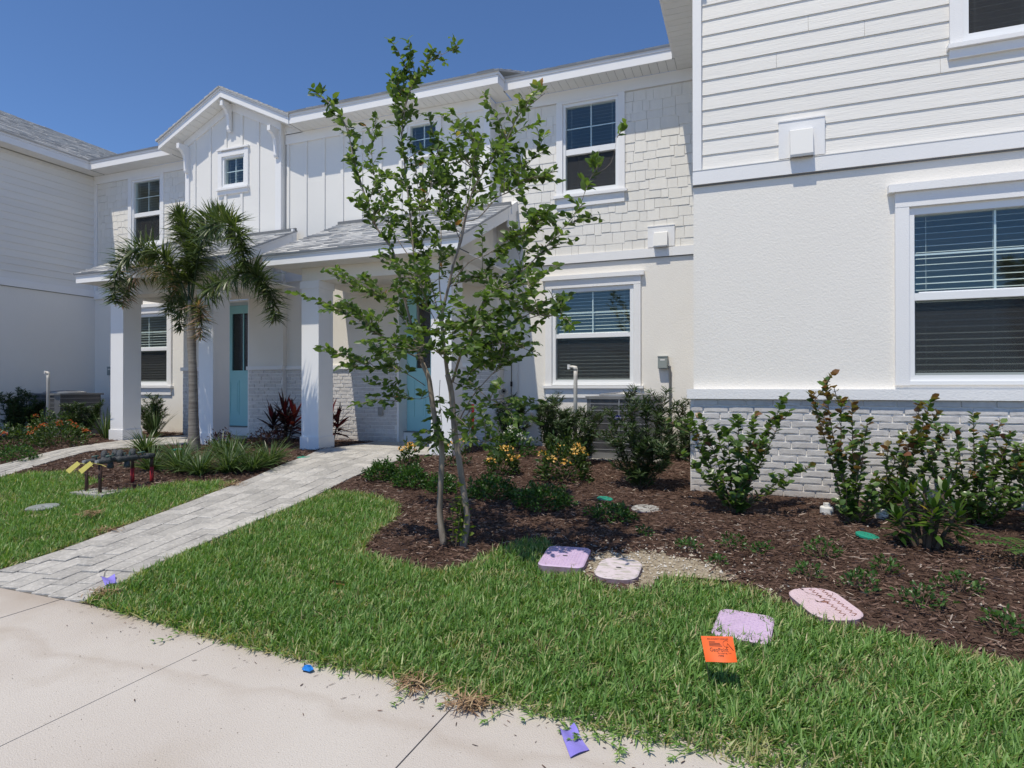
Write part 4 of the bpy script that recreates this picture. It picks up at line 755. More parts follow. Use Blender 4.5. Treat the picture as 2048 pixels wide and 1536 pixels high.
# shell pebbles on the sand patch and a few strays
def pebbles():
    n = 900; P = np.stack([SAND[0]+RN.normal(0,.36,n), SAND[1]+RN.normal(0,.24,n)],1); P = P[~inside(P,LAWN1)]
    s = np.stack([RN.uniform(-3,2.5,150), RN.uniform(3.3,5.6,150)],1); P = np.concatenate([P, s[~inside(s,LAWN1)&(s[:,0] > -3.9)]]); n = len(P)
    r = RN.uniform(.003,.011,n)*np.where(RN.random(n)<.06,1.8,1); o = np.array([[1,0,0],[-1,0,0],[0,1,0],[0,-1,0],[0,0,1],[0,0,-1]],float)
    V = np.stack([P[:,0],P[:,1],gzv(P[:,1])+.02+.012*wob(P[:,0],P[:,1])],1)[:,None]+o[None]*r[:,None,None]*RN.uniform(.5,1.2,(n,6,1)); b = (np.arange(n)*6)[:,None]
    F = np.stack([b+np.array(f) for f in ((0,2,4),(2,1,4),(1,3,4),(3,0,4),(2,0,5),(1,2,5),(3,1,5),(0,3,5))],1).reshape(-1,3)
    return npmesh('pebbles', V, F, 'pebble', np.repeat(RN.random(n),6), False)
put('shell_gravel', pebbles(), kind='stuff', label='pale crushed shell scattered on sand around the pink lids', category='gravel')
# ------------------------------------------------------------------ young tree
tree = thing('young_tree', 'young twin trunk leafy tree standing in the mulch bed', 'tree', (-2.03,4.05,gz(4.05)))
tk = [0,5]; br = MB(); lv = FO(); NL = 0
def smooth_path(pts, k=3):
    pts = [np.array(p) for p in pts]; out = []
    for i in range(len(pts)-1):
        p0, p1, p2, p3 = pts[max(i-1,0)], pts[i], pts[i+1], pts[min(i+2,len(pts)-1)]
        for j in range(k):
            t = j/k; out.append(.5*((2*p1)+(-p0+p2)*t+(2*p0-5*p1+4*p2-p3)*t*t+(-p0+3*p1-3*p2+p3)*t**3))
    out.append(pts[-1]); return out
for si, (pts, r0, r1, lf) in enumerate(TREE):
    sp = smooth_path(pts); n = len(sp); rs = [(r0+(r1-r0)*i/(n-1))*(.74 if si in tk else .66) for i in range(n)]
    if si in tk:
        sp[0] = sp[0]-np.array([0,0,.06]); rs = [r*(1+.25*math.exp(-i/1.5)) for i, r in enumerate(rs)]
        put('trunk', MB().tube(sp, rs, 10).mesh('trunk','bark',True), tree)
    else: br.tube(sp, rs, 6)
    if lf > 5: continue
    d = [0]
    for a, b in zip(sp, sp[1:]): d.append(d[-1]+np.linalg.norm(b-a))
    tot = d[-1]; s = tot*lf
    while s < tot:
        i = min(np.searchsorted(d, s), n-1); i = max(i,1); p = sp[i-1]+(sp[i]-sp[i-1])*((s-d[i-1])/max(d[i]-d[i-1],1e-6)); dr = (sp[i]-sp[i-1])/max(np.linalg.norm(sp[i]-sp[i-1]),1e-6)
        tw = rdir(1,-.2,.8)[0]*.9+dr*.7; tw /= np.linalg.norm(tw); tl = RN.uniform(.05,.2)*(1.15-.6*s/tot); e = p+tw*tl
        br.tube([p, (p+e)/2+np.array([0,0,-.004]), e], [.0028,.002,.001], 4, cap=False)
        k = int(RN.integers(5,10)); t = np.linspace(.15,1,k); Pb = p+(e-p)*t[:,None]
        Dl = rdir(k,-.35,.6)*.9+tw*.75; U = rdir(k,.3,1)
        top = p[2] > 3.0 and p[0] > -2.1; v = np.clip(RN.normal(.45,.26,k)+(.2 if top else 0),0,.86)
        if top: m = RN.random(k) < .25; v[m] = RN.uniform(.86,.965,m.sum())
        v = np.where(RN.random(k) < .006, 1.0, v)
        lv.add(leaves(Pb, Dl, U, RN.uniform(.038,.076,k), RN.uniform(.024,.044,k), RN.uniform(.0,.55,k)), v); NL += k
        s += RN.uniform(.028,.058)
    m_ = 0 if tot < .25 or lf > .85 else int(min(tot,.9)*(13 if sp[-1][2] < 2.6 else 8.5))
    for j in range(m_):
        i = int(RN.integers(*sorted((max(1,int(n*max(lf,.25))),max(2,int(n*.85)+1))))); p = sp[i]; dr = sp[i]-sp[i-1]; dr = dr/max(np.linalg.norm(dr),1e-6); tw = rdir(1,-.15,.75)[0]+dr*.55; tw /= np.linalg.norm(tw); tl = RN.uniform(.16,.42)*(.75 if p[0] > -1.55 else 1); e = p+tw*tl+np.array([0,0,-.02]); mid = (p+e)/2+np.array([0,0,.025])
        br.tube([p,mid,e],[.0034,.0026,.0014],4,cap=False); k = int(tl/.017); t = np.linspace(.25,1,k)[:,None]; Pb = p*(1-t)**2+2*mid*t*(1-t)+e*t*t
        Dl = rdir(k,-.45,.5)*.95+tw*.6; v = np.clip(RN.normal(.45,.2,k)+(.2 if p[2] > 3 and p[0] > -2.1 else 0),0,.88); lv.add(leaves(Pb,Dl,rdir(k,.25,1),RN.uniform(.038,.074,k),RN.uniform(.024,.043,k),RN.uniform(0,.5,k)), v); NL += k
print('leaves', NL)
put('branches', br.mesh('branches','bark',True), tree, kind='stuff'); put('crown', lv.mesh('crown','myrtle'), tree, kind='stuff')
def sprouts():
    b = MB(); f = FO()
    for i in range(7):
        x, y = -2.0+RN.uniform(-.06,.08), 4.03+RN.uniform(-.06,.05); h = RN.uniform(.25,.58); e = np.array([x+RN.uniform(-.07,.06),y+RN.uniform(-.08,.02),gz(4)+h]); p = np.array([x,y,gz(4)])
        b.tube([p,(p+e)/2,e],[.005,.004,.002],5); k = int(h/.018); t = np.linspace(.15,1,k); P = p+(e-p)*t[:,None]
        f.add(leaves(P, rdir(k,-.1,.7), rdir(k,.3,1), RN.uniform(.04,.06,k), RN.uniform(.026,.036,k), .2), RN.uniform(.1,1,k))
    put('stem', b.mesh('sprout_stems','twig'), tree); put('sprout_leaves', f.mesh('sprout_leaves','sprout'), tree, kind='stuff')
sprouts()
# ------------------------------------------------------------------ palm
palm = thing('palm_tree', 'small palm with feathery drooping fronds beside the left porch', 'palm', (-7.87,6.87,gz(6.87)))
pt_ = [np.array(p) for p in PALM_T]; sp = smooth_path(pt_,5); n = len(sp)
rs = [float(np.interp(i/(n-1), [0,.08,.2,.45,.62,.68,.8,1], [.10,.098,.078,.060,.056,.066,.05,.028]))*(1+.03*(i%2)) for i in range(n)]
put('trunk', MB().tube([sp[0]-np.array([0,0,.1])]+sp, [rs[0]*1.05]+rs, 14).mesh('palm_trunk','palmbark',True), palm)
put('spear', MB().tube(SPEAR, [.014,.009,.003], 6).mesh('spear','lir'), palm)
for fi, fpnts in enumerate(PALM_F):
    sp = smooth_path(fpnts,5); n = len(sp); rb = put('frond', MB().tube(sp, [.015-.012*i/(n-1) for i in range(n)], 6).mesh('frond_rachis','palmlf'), palm)
    f = FO(); small = fi in (5,6,7); N = 220 if small else 720; t = RN.uniform(.16 if not small else .1,1,N)*(n-1); i0 = np.clip(t.astype(int),0,n-2); A = np.array(sp); P = A[i0]+(A[i0+1]-A[i0])*(t-i0)[:,None]; T = A[i0+1]-A[i0]; T /= np.linalg.norm(T,axis=1,keepdims=True)
    rd = rdir(N); rd -= T*(rd*T).sum(1,keepdims=True); rd /= np.linalg.norm(rd,axis=1,keepdims=True); D = rd*1.0+T*.22
    ln = RN.uniform(.22,.40,N)*np.interp(t/(n-1),[0,.2,.6,1],[.7,1,1,.6])*(.75 if small else 1)
    v = np.clip(RN.normal(.5,.22,N),0,.92); 
    if fi in (3,6): m = RN.random(N) < (.35 if fi == 3 else .5); v[m] = 1
    f.add(strips(P,D,ln,RN.uniform(.015,.026,N),RN.uniform(.2,.8,N),S=4,prof=[.4,1,.9,.5,.05]), v); put('leaflets', f.mesh('leaflets','palmlf'), rb, kind='stuff')
# ------------------------------------------------------------------ shrubs
def stem_shrub(name, label, cat, x, y, h, spread, ns, mat, lsize, asp, gap, seed, red=0, lean=(0,0), group=None, tips=None, twigs=0, whorl=2):
    r = np.random.default_rng(seed); z = gz(y)+.01; o = thing(name, label, cat, (x,y,z), group); b = MB(); f = FO()
    for i in range(ns):
        if tips: tx, ty, th = tips[i%len(tips)]; tx = tx*1.15+r.uniform(-.04,.04); th *= r.uniform(.92,1.03)
        else: a = r.uniform(0,6.28); rr = spread*math.sqrt(r.random()); tx, ty, th = rr*math.cos(a)+lean[0], rr*math.sin(a)*.7+lean[1], h*r.uniform(.65,1.02)*(1-.25*(rr/max(spread,.01))**2)
        p0 = np.array([x+r.uniform(-.04,.04),y+r.uniform(-.04,.04),z-.02]); p2 = np.array([x+tx,y+ty,z+th]); p1 = (p0*.55+p2*.45)+np.array([tx*.12,ty*.1,th*.06])+r.normal(0,.015,3)
        sp = smooth_path([p0,p1,p2],6); b.tube(sp, [.007-.005*k/(len(sp)-1) for k in range(len(sp))], 5)
        def leafy(sp, t0):
            ln = sum(np.linalg.norm(q-p) for p, q in zip(sp,sp[1:])); k = max(3,int(ln*(1-t0)/gap)); t = np.linspace(t0,1,k)*(len(sp)-1); i0 = np.clip(t.astype(int),0,len(sp)-2); A = np.array(sp); P = A[i0]+(A[i0+1]-A[i0])*(t-i0)[:,None]; T = A[i0+1]-A[i0]; T /= np.linalg.norm(T,axis=1,keepdims=True)
            P = np.repeat(P,whorl,0); T = np.repeat(T,whorl,0); m = len(P); D = rdir(m,-.2,.5,r)*.9+T*.55; U = rdir(m,.2,1,r)*.6+T*.6
            hh = (P[:,2]-z)/max(h,.01); v = np.clip(r.normal(.42,.2,m),0,.8); rd = r.random(m) < red*np.clip(hh*1.5-.35,0,1); v = np.where(rd, r.uniform(.9,1,m), v)
            L = r.uniform(.75,1.15,m)*lsize; f.add(leaves(P,D,U,L,L*asp,r.uniform(-.05,.35,m)), v)
        leafy(sp, .12)
        for _ in range(twigs):
            k = int(r.integers(3,len(sp)-1)); q = sp[k]; d_ = rdir(1,.1,.9,r)[0]*r.uniform(.08,.2)*(h/.8); s2 = smooth_path([q,q+d_*.6,q+d_+np.array([0,0,.03])],3); b.tube(s2,[.003]*len(s2),4,cap=False); leafy(s2,.1)
    put('stems', b.mesh('stems','twig',True), o, kind='stuff'); put('foliage', f.mesh('foliage',mat), o, kind='stuff'); return o
CW = 'cocoplum shrubs by the brick wall'
stem_shrub('cocoplum_shrub','round leaved green shrub fanning out at the left end of the brick base','shrub',-.12,5.55,1.05,.42,17,'coco',.068,.85,.03,21,red=.12,tips=[(-.36,.05,.78),(-.30,.1,.86),(-.22,0,.80),(-.14,.1,.74),(-.05,0,.72),(.03,.05,.80),(.10,0,.76),(.16,.1,.88),(.24,.05,.86),(.33,.1,1.06),(.30,.0,.9),(.22,-.1,.62),(.45,0,.42),(.36,-.1,.30),(-.2,-.15,.36),(-.4,-.05,.5),(.05,-.2,.34)],twigs=1)
stem_shrub('cocoplum_shrub','slender reddish tipped shrub behind the green disc','shrub',.76,5.5,1.05,.25,11,'coco',.066,.85,.03,22,red=.75,tips=[(-.24,.05,1.08),(-.14,0,1.08),(-.08,.05,1.02),(0,0,.92),(.08,.05,.88),(-.18,0,.85),(.05,-.05,.7),(.17,0,.42),(.26,.05,.36),(-.05,-.1,.3),(.1,-.12,.25)],twigs=1)
stem_shrub('cocoplum_shrub','tall leaning shrub with bronze top leaves behind the croton','shrub',1.0,5.72,1.0,.3,9,'coco',.066,.85,.03,23,red=.7,tips=[(.31,.1,.98),(.26,.05,.9),(.35,.1,.86),(.36,.0,.72),(.12,.05,.66),(.05,0,.58),(.2,.1,.5),(0,0,.3),(.3,0,.45)],twigs=1)
stem_shrub('cocoplum_shrub','wide bushy pale green shrub right of the croton','shrub',1.62,5.66,.85,.42,16,'coco',.055,.8,.024,24,red=.22,twigs=3,tips=[(-.2,.05,.78),(-.1,0,.72),(0,.1,.82),(.1,0,.7),(.22,.05,.76),(.34,.05,.68),(-.28,0,.55),(-.15,-.1,.42),(.05,-.1,.45),(.25,-.1,.4),(.38,-.05,.45),(-.35,.05,.65),(.15,.1,.6),(.3,.1,.55),(-.05,-.2,.28),(.2,-.2,.25)])
stem_shrub('cocoplum_shrub','upright green shrub at the right edge of the brick base','shrub',2.12,5.75,.9,.3,10,'coco',.06,.65,.024,25,red=.12,twigs=3)
PW = 'podocarpus shrubs'
stem_shrub('podocarpus_shrub','dark needle leaved shrub in front of the right condenser corner','shrub',-1.02,6.15,1.0,.34,13,'podo',.085,.13,.0095,31,twigs=5,whorl=3,tips=[(-.16,.1,1.02),(-.05,0,.8),(.05,.05,.86),(.15,.1,.84),(.24,.15,1.0),(.32,.1,.62),(-.28,0,.62),(-.2,-.05,.5),(.1,-.1,.5),(.0,-.15,.4),(.28,0,.4),(-.3,.1,.8),(.2,.05,.7)])
stem_shrub('podocarpus_shrub','needle leaved shrub under the lower window beside the pipe','shrub',-2.62,8.3,.85,.48,18,'podo',.085,.13,.0095,32,twigs=4,whorl=3)
stem_shrub('podocarpus_shrub','needle leaved shrub covering the left side of the near condenser','shrub',-1.98,7.4,.75,.34,14,'podo',.085,.13,.0095,33,twigs=4,whorl=3)
stem_shrub('podocarpus_shrub','needle leaved shrub in the gap between condenser and brick corner','shrub',-.82,8.1,.8,.28,12,'podo',.085,.13,.0095,34,twigs=3,whorl=3)
stem_shrub('podocarpus_shrub','dark shrub at the porch brick corner behind the young tree','shrub',-3.42,8.75,.85,.3,11,'podo',.085,.13,.0095,35,twigs=3,whorl=3)
stem_shrub('podocarpus_shrub','dark bushy shrub at the far left edge of the picture','shrub',-12.95,7.35,.95,.4,12,'podo',.09,.16,.0095,36,twigs=4,whorl=3)
stem_shrub('podocarpus_shrub','dark shrub left of the far white pipe','shrub',-12.9,7.75,.8,.3,9,'podo',.09,.16,.0095,37,twigs=4,whorl=3)
stem_shrub('podocarpus_shrub','dark shrub hiding the far condenser','shrub',-11.75,7.75,.72,.36,12,'podo',.09,.14,.0095,38,twigs=4,whorl=3)
stem_shrub('podocarpus_shrub','dark shrub between the first left column and the brick pier','shrub',-11.15,8.75,.85,.35,12,'podo',.09,.14,.0095,39,twigs=4,whorl=3)
def mound(name, label, cat, x, y, rx, rz, mat, n, lsize, asp, seed, flower=None, fn=0, fl=.03, group=None, fz=.85):
    r = np.random.default_rng(seed); z = gz(y)+.01; o = thing(name, label, cat, (x,y,z), group); b = MB(); f = FO()
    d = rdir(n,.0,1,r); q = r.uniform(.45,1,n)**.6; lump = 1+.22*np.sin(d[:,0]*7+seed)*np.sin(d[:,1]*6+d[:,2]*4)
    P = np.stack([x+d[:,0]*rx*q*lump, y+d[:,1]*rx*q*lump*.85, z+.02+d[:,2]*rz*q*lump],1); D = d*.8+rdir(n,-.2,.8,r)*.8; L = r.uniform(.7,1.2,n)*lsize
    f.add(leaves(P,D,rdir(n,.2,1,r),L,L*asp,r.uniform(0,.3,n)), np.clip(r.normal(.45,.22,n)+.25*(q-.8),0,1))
    for i in range(9):
        e = rdir(1,.3,.95,r)[0]; b.tube([(x,y,z-.02),(x+e[0]*rx*.7,y+e[1]*rx*.7,z+e[2]*rz*.8)],[.005,.002],5,cap=False)
    put('stems', b.mesh('stems','twig'), o, kind='stuff'); put('foliage', f.mesh('foliage',mat), o, kind='stuff')
    for i in range(fn):
        e = rdir(1,.45,1,r)[0]; c = np.array([x+e[0]*rx*.95,y+e[1]*rx*.95,z+e[2]*rz*fz+.04]); k = 16; dd = rdir(k,-.1,1,r); ff = FO(); Pf = c+dd*fl*.9
        ff.add(leaves(Pf,dd+rdir(k,-1,1,r)*.6,dd,fl*.75,fl*.5,.1), r.random(k)); put('flower_cluster', ff.mesh('flower_cluster',flower), o)
    return o
mound('low_shrub','low glossy green shrub at the bed tip nearest the paver path','shrub',-3.84,5.85,.21,.2,'box',1500,.03,.6,41)
mound('low_shrub','rounded low green shrub second from the paver path','shrub',-3.34,5.66,.21,.2,'box',1500,.03,.6,42)
mound('low_shrub','low green shrub just left of the twin trunks','shrub',-2.92,5.52,.16,.19,'box',900,.03,.6,43)
mound('low_shrub','shaded low shrub right of the twin trunks','shrub',-2.35,5.45,.25,.2,'box',1500,.03,.6,44)
mound('low_shrub','shaded low shrub below the orange flowered shrub','shrub',-1.75,5.25,.28,.19,'box',1600,.03,.6,45)
mound('low_shrub','small sparse green shrub left of the grey stone disc','shrub',-1.07,5.02,.2,.12,'box',600,.03,.6,46)
mound('low_shrub','bright low green shrub at the far left bed edge','shrub',-9.9,5.62,.34,.2,'box',900,.035,.6,47)
mound('ixora_shrub','small shrub with yellow blooms beside the paver path','flowering shrub',-3.78,6.3,.14,.33,'ixleaf',300,.05,.5,51,'yel',6,.035)
mound('ixora_shrub','small yellow flowered shrub at the base of the right porch column','flowering shrub',-3.42,6.85,.17,.36,'ixleaf',170,.05,.5,52,'yel',4,.035)
mound('ixora_shrub','yellow flowered shrub in the middle of the bed','flowering shrub',-2.62,6.45,.19,.30,'ixleaf',600,.05,.5,53,'yel',7,.04)
mound('ixora_shrub','large orange yellow flowered shrub left of the near condenser','flowering shrub',-1.86,6.3,.30,.46,'ixleaf',1100,.05,.5,54,'yel',11,.04)
mound('pentas_shrub','leafy shrub with white blooms at the porch corner','flowering shrub',-3.05,7.85,.34,.42,'box',700,.05,.5,55,'whi',12,.03)
mound('ixora_shrub','orange flowered shrub left of the first column','flowering shrub',-10.75,6.75,.48,.42,'ixleaf',1000,.05,.5,56,'ora',12,.035)
mound('ixora_shrub','orange flowered shrub behind the first orange one','flowering shrub',-11.6,7.1,.42,.55,'ixleaf',800,.05,.5,57,'ora',9,.035)
mound('ixora_shrub','mostly green shrub at the left picture edge','flowering shrub',-11.5,6.45,.55,.36,'ixleaf',1000,.05,.5,58,'ora',3,.04)
mound('loropetalum_shrub','low dark purple shrub in front of the red leaved plant','shrub',-7.15,7.65,.36,.28,'loro',700,.035,.55,59)
mound('loropetalum_shrub','low purple shrub behind the palm at the second column','shrub',-7.75,7.3,.26,.26,'loro',420,.035,.55,60)
# strappy plants
def clump(name, label, x, y, n, L, W, mat, seed, droop=1.2, el=(.5,1.3), group=None, cat='grass clump'):
    r = np.random.default_rng(seed); z = gz(y)+.01; an = r.uniform(0,6.28,n); e = r.uniform(*el,n); D = np.stack([np.cos(an)*np.cos(e),np.sin(an)*np.cos(e),np.sin(e)],1)
    P = np.stack([x+.05*np.cos(an)*r.random(n),y+.05*np.sin(an)*r.random(n),np.full(n,z)],1)
    return put(name, FO().add(strips(P,D,r.uniform(.6,1.15,n)*L,r.uniform(.8,1.2,n)*W,r.uniform(.5,1.2,n)*droop,S=6,prof=[.6,1,.95,.7,.05],rng=r), np.clip(r.normal(.5,.25,n),0,1)).mesh(name,mat), None, label=label, category=cat, group=group or 'liriope clumps around the palm')
for i, (x,y,l) in enumerate([(-7.15,5.6,'strappy clump right behind the backflow pipes'),(-7.2,6.05,'strappy clump behind the clump next to the backflow pipes'),(-6.25,5.55,'strappy clump in front row below the palm trunk'),(-5.98,5.72,'strappy clump in front row right of the palm trunk'),(-5.72,5.85,'strappy clump third in the front row from the palm'),(-5.78,6.2,'strappy clump rightmost, closest to the paver path'),(-6.5,6.3,'strappy clump in the back row right of the palm'),(-8.55,6.6,'strappy clump left of the palm base beside the far path'),(-6.65,5.62,'strappy clump directly left of the palm trunk in the front row'),(-7.0,6.6,'strappy clump behind the palm trunk')]):
    clump('liriope_clump', l, x, y, 170, .42, .013, 'lir', 70+i)
clump('liriope_clump','upright strappy clump against the first left column',-11.0,7.7,60,.6,.016,'lir',81,.6,(1.0,1.45)); clump('liriope_clump','upright strappy clump behind the first left column',-10.75,8.5,60,.6,.016,'lir',82,.6,(1.0,1.45))
def rosette(name, label, x, y, canes, mat, L, W, nl, seed, droop=.7, cat='plant', el=(.1,1.45), vhi=.5):
    r = np.random.default_rng(seed); z = gz(y)+.01; o = thing(name, label, cat, (x,y,z))
    for (cx,cy,ch,tp) in canes:
        put('cane', MB().tube([(x+cx*.3,y+cy*.3,z-.02),(x+cx,y+cy,z+ch)],[.016,.012],7).mesh('cane','twig'), o)
        for i in range(nl):
            t = (i+.5)/nl; an = i*2.4+r.uniform(-.2,.2); e = el[0]+(el[1]-el[0])*t**1.2+r.uniform(-.12,.12); D = [[math.cos(an)*math.cos(e),math.sin(an)*math.cos(e),math.sin(e)]]
            P = [[x+cx,y+cy,z+ch*.35+(ch*.65)*t]]; f = FO().add(strips(P,D,[L*r.uniform(.75,1.1)],[W*r.uniform(.85,1.15)],[droop*r.uniform(.5,1.3)],S=6,prof=[.25,.7,1,.85,.45,.05],roll=.4,rng=r), [min(1,max(0,r.normal(vhi,.22)+tp*t))]); put('leaf', f.mesh('leaf',mat), o)
    return o
rosette('cordyline_plant','dark red strap leaved plant left of the middle porch column',-7.45,8.35,[(0,0,.52,.1),(-.18,-.08,.38,0),(.16,.05,.46,.4),(-.05,.12,.3,0)],'cordy',.42,.07,26,91,vhi=.35,cat='plant')
rosette('cordyline_plant','red strap leaved plant right of the middle porch column',-6.62,8.5,[(0,0,.5,.5),(.12,.06,.4,.2)],'cordy',.36,.06,22,92,cat='plant')
rosette('croton_plant','croton with long green and yellow leaves in front of the brick base',1.13,4.98,[(0,0,.42,0),(-.12,.03,.38,0),(.12,.02,.4,0),(.03,-.1,.3,.1),(-.05,.1,.36,.3),(.17,-.06,.28,0),(-.17,-.05,.22,0)],'croton',.13,.036,30,93,.5,el=(-.3,1.2),vhi=.27)
rosette('croton_plant','bright green croton cut by the right picture edge',1.98,5.3,[(0,0,.42,0),(-.1,.03,.36,0),(.1,.05,.4,0)],'croton',.14,.036,28,94,.5,el=(-.1,1.25),vhi=.45)
# seedlings in the mulch
for i, (x,y,rx,l) in enumerate([(-.41,4.42,.085,'seedling above the sand patch nearest the faded round lid'),(-.11,4.55,.10,'bright seedling in the open mulch below the fan shaped shrub'),(.08,4.5,.07,'dark seedling right of the bright seedling'),(-.74,4.68,.06,'tiny seedling right of the small sparse shrub'),(.45,4.55,.13,'wispy weed between the orange flag lids and the green disc'),(.6,4.02,.11,'seedling right behind the rust marked lid'),(.78,4.36,.09,'seedling in front of the croton shadow'),(.85,3.82,.13,'dark seedling between rust marked lid and lawn edge'),(1.1,4.13,.12,'seedling right of the croton shadow'),(1.14,3.62,.10,'seedling at the right picture edge by the lawn'),(.33,4.12,.09,'seedling left of the rust marked lid'),(-.2,4.2,.05,'smallest sprout beside the sand patch')]):
    mound('seedling', l, 'weed', x, y, rx, rx*.9, 'box', int(80*rx/.08), .03, .5, 120+i)
def fern(x, y):
    o = thing('fern_weed','feathery pinnate weed at the right picture edge','weed',(x,y,gz(y))); r = np.random.default_rng(5)
    for an, L in ((2.6,.42),(3.2,.36),(2.0,.35),(3.9,.3),(1.2,.3)):
        sp = [np.array([x+math.cos(an)*L*t, y+math.sin(an)*L*t*.6, gz(y)+.02+L*(.9*t-.55*t*t)]) for t in np.linspace(0,1,16)]; fr_ = put('frond', MB().tube(sp,.0025,5).mesh('weed_stem','box'), o); A = np.array(sp[3:]); n = len(A); T = A-np.array(sp[2:-1]); T /= np.linalg.norm(T,axis=1,keepdims=True); s = np.cross(T,[0,0,1.]); f = FO()
        for sg in (-1,1): f.add(leaves(A, s*sg+T*.35, np.tile([0,0,1.],(n,1)), .055, .018, .1), r.uniform(.6,1,n))
        put('leaflets', f.mesh('leaflets','box'), fr_, kind='stuff')
fern(1.72,4.75)
# ------------------------------------------------------------------ condensers, boxes, pipes
def text_mesh(txt, size, mat, shear=0, ext=.0008):
    c = bpy.data.curves.new('txt','FONT'); c.body = txt; c.size = size; c.align_x = 'CENTER'; c.align_y = 'CENTER'; c.shear = shear; c.extrude = ext; o = bpy.data.objects.new('txt', c); COL.objects.link(o)
    bpy.context.view_layer.update(); me = bpy.data.meshes.new_from_object(o.evaluated_get(bpy.context.evaluated_depsgraph_get())); bpy.data.objects.remove(o); me.materials.clear(); me.materials.append(MT[mat]); return me
def condenser(label, x0, y0, badge=True):
    w = .91; z = .34; h = .77; o = thing('condenser', label, 'air conditioner', (x0+w/2,y0+w/2,.3)); c = .07
    put('pad', MB().box(x0-.09,x0+w+.09,y0-.09,y0+w+.09,.22,.325).mesh('pad','conc2'), o)
    put('coil', MB().prism([(x0+c+.02,y0+.03),(x0+w-c-.02,y0+.03),(x0+w-.03,y0+c+.02),(x0+w-.03,y0+w-.03),(x0+.03,y0+w-.03),(x0+.03,y0+c+.02)],'z',z,z+h).mesh('coil','acdark'), o)
    put('base_pan', MB().prism([(x0+c,y0),(x0+w-c,y0),(x0+w,y0+c),(x0+w,y0+w),(x0,y0+w),(x0,y0+c)],'z',z-.012,z+.06).mesh('base_pan','acmet'), o)
    for (a,b) in ((x0+.004,y0+.004),(x0+w-c-.004,y0+.004)):
        put('corner_post', MB().prism([(a,b+c),(a+c,b),(a+c,b+.012),(a+.012,b+c)] if a < x0+.1 else [(a,b),(a+c,b+c),(a+c-.012,b+c),(a,b+.012)],'z',z+.061,z+h).mesh('corner_post','acmet'), o)
    g = MB(); n = 52
    for i in range(n): t = x0+c+(w-2*c)*i/(n-1); g.box(t-.0016,t+.0016,y0+.006,y0+.011,z+.06,z+h)
    for i in range(n): t = y0+c+(w-2*c)*i/(n-1); g.box(x0+w-.011,x0+w-.006,t-.0016,t+.0016,z+.06,z+h); g.box(x0+.006,x0+.011,t-.0016,t+.0016,z+.06,z+h)
    put('grille', g.mesh('grille','acwire'), o, kind='stuff')
    for i in range(8):
        zz = z+.10+i*.086; m = MB().box(x0+c,x0+w-c,y0+.0005,y0+.0055,zz,zz+.008).box(x0+w-.0055,x0+w-.0005,y0+c,y0+w-.02,zz,zz+.008); put('grille_band', m.mesh('grille_band','acwire'), o)
    put('grille_post', MB().box(x0+w/2-.006,x0+w/2+.006,y0-.004,y0+.0003,z+.06,z+h).mesh('grille_post','acwire'), o)
    t = MB(); t.prism([(x0+c-.01,y0-.012),(x0+w-c+.01,y0-.012),(x0+w+.012,y0+c-.01),(x0+w+.012,y0+w+.01),(x0-.012,y0+w+.01),(x0-.012,y0+c-.01)],'z',z+h,z+h+.035); top = put('top_cover', t.mesh('top_cover','acmet'), o)
    f = MB(); cx, cy, zt = x0+w/2, y0+w/2, z+h+.036
    f.lathe([(.36,0),(.36,.022),(.34,.03),(.33,0)],(cx,cy,zt),28)
    for rr in (.10,.16,.22,.28): f.tube([(cx+rr*math.cos(a),cy+rr*math.sin(a),zt+.055-.07*rr) for a in np.linspace(0,6.2832,25)], .0035, 5)
    for k in range(12): a = k*math.pi/6; f.tube([(cx+.05*math.cos(a),cy+.05*math.sin(a),zt+.055),(cx+.34*math.cos(a),cy+.34*math.sin(a),zt+.03)], .0035, 5)
    f.lathe([(.07,0),(.07,.055),(.05,.062)],(cx,cy,zt),16); put('fan_grille', f.mesh('fan_grille','acwire'), top)
    if badge:
        b = put('badge', MB().lathe([(.055,0),(.055,.004)],(0,0,0),24,sy=.55).mesh('badge','badge'), o, (cx-.02,y0-.0045,z+.53), rot=(R(90),0,0))
        put('badge_text', text_mesh('Carrier',.036,'white',.3), b, (cx-.02,y0-.0045,z+.53)).location = (0,0,.0045)
condenser('grey condenser with blue oval badge beside the lower window', -2.05, 7.95); condenser('grey condenser half hidden by shrubs near the first left column', -13.35, 7.75, False)
def disconnect(label, x, y, z):
    o = thing('disconnect_box', label, 'electrical box', (x,y,z)); put('enclosure', MB().box(x-.07,x+.07,y-.09,y,z-.09,z+.085).box(x-.073,x+.073,y-.097,y,z+.086,z+.098).box(x-.062,x+.062,y-.096,y-.0905,z-.08,z+.07).mesh('enclosure','elec'), o)
    put('warning_label', MB().box(x-.035,x+.035,y-.0975,y-.0965,z+.03,z+.05).mesh('warning_label','white'), o)
    put('conduit', MB().tube([(x+.075,y-.05,z-.04),(x+.10,y-.045,z-.06),(x+.10,y-.03,z-.12),(x+.10,y-.028,z-.9),(x+.05,y-.03,z-1.0)],.017,8).lathe([(.024,0),(.024,.02)],(x+.10,y-.03,z-.42),10).mesh('conduit','conduit',True), o)
disconnect('grey disconnect box with conduit right of the lower window', -1.21, YS-.001, 1.635); disconnect('grey disconnect box in the shaded corner above the far condenser', -13.15, YS-.001, 1.62); disconnect('grey meter box on the wall right of the left lower window', -10.85, YS-.001, 1.72)
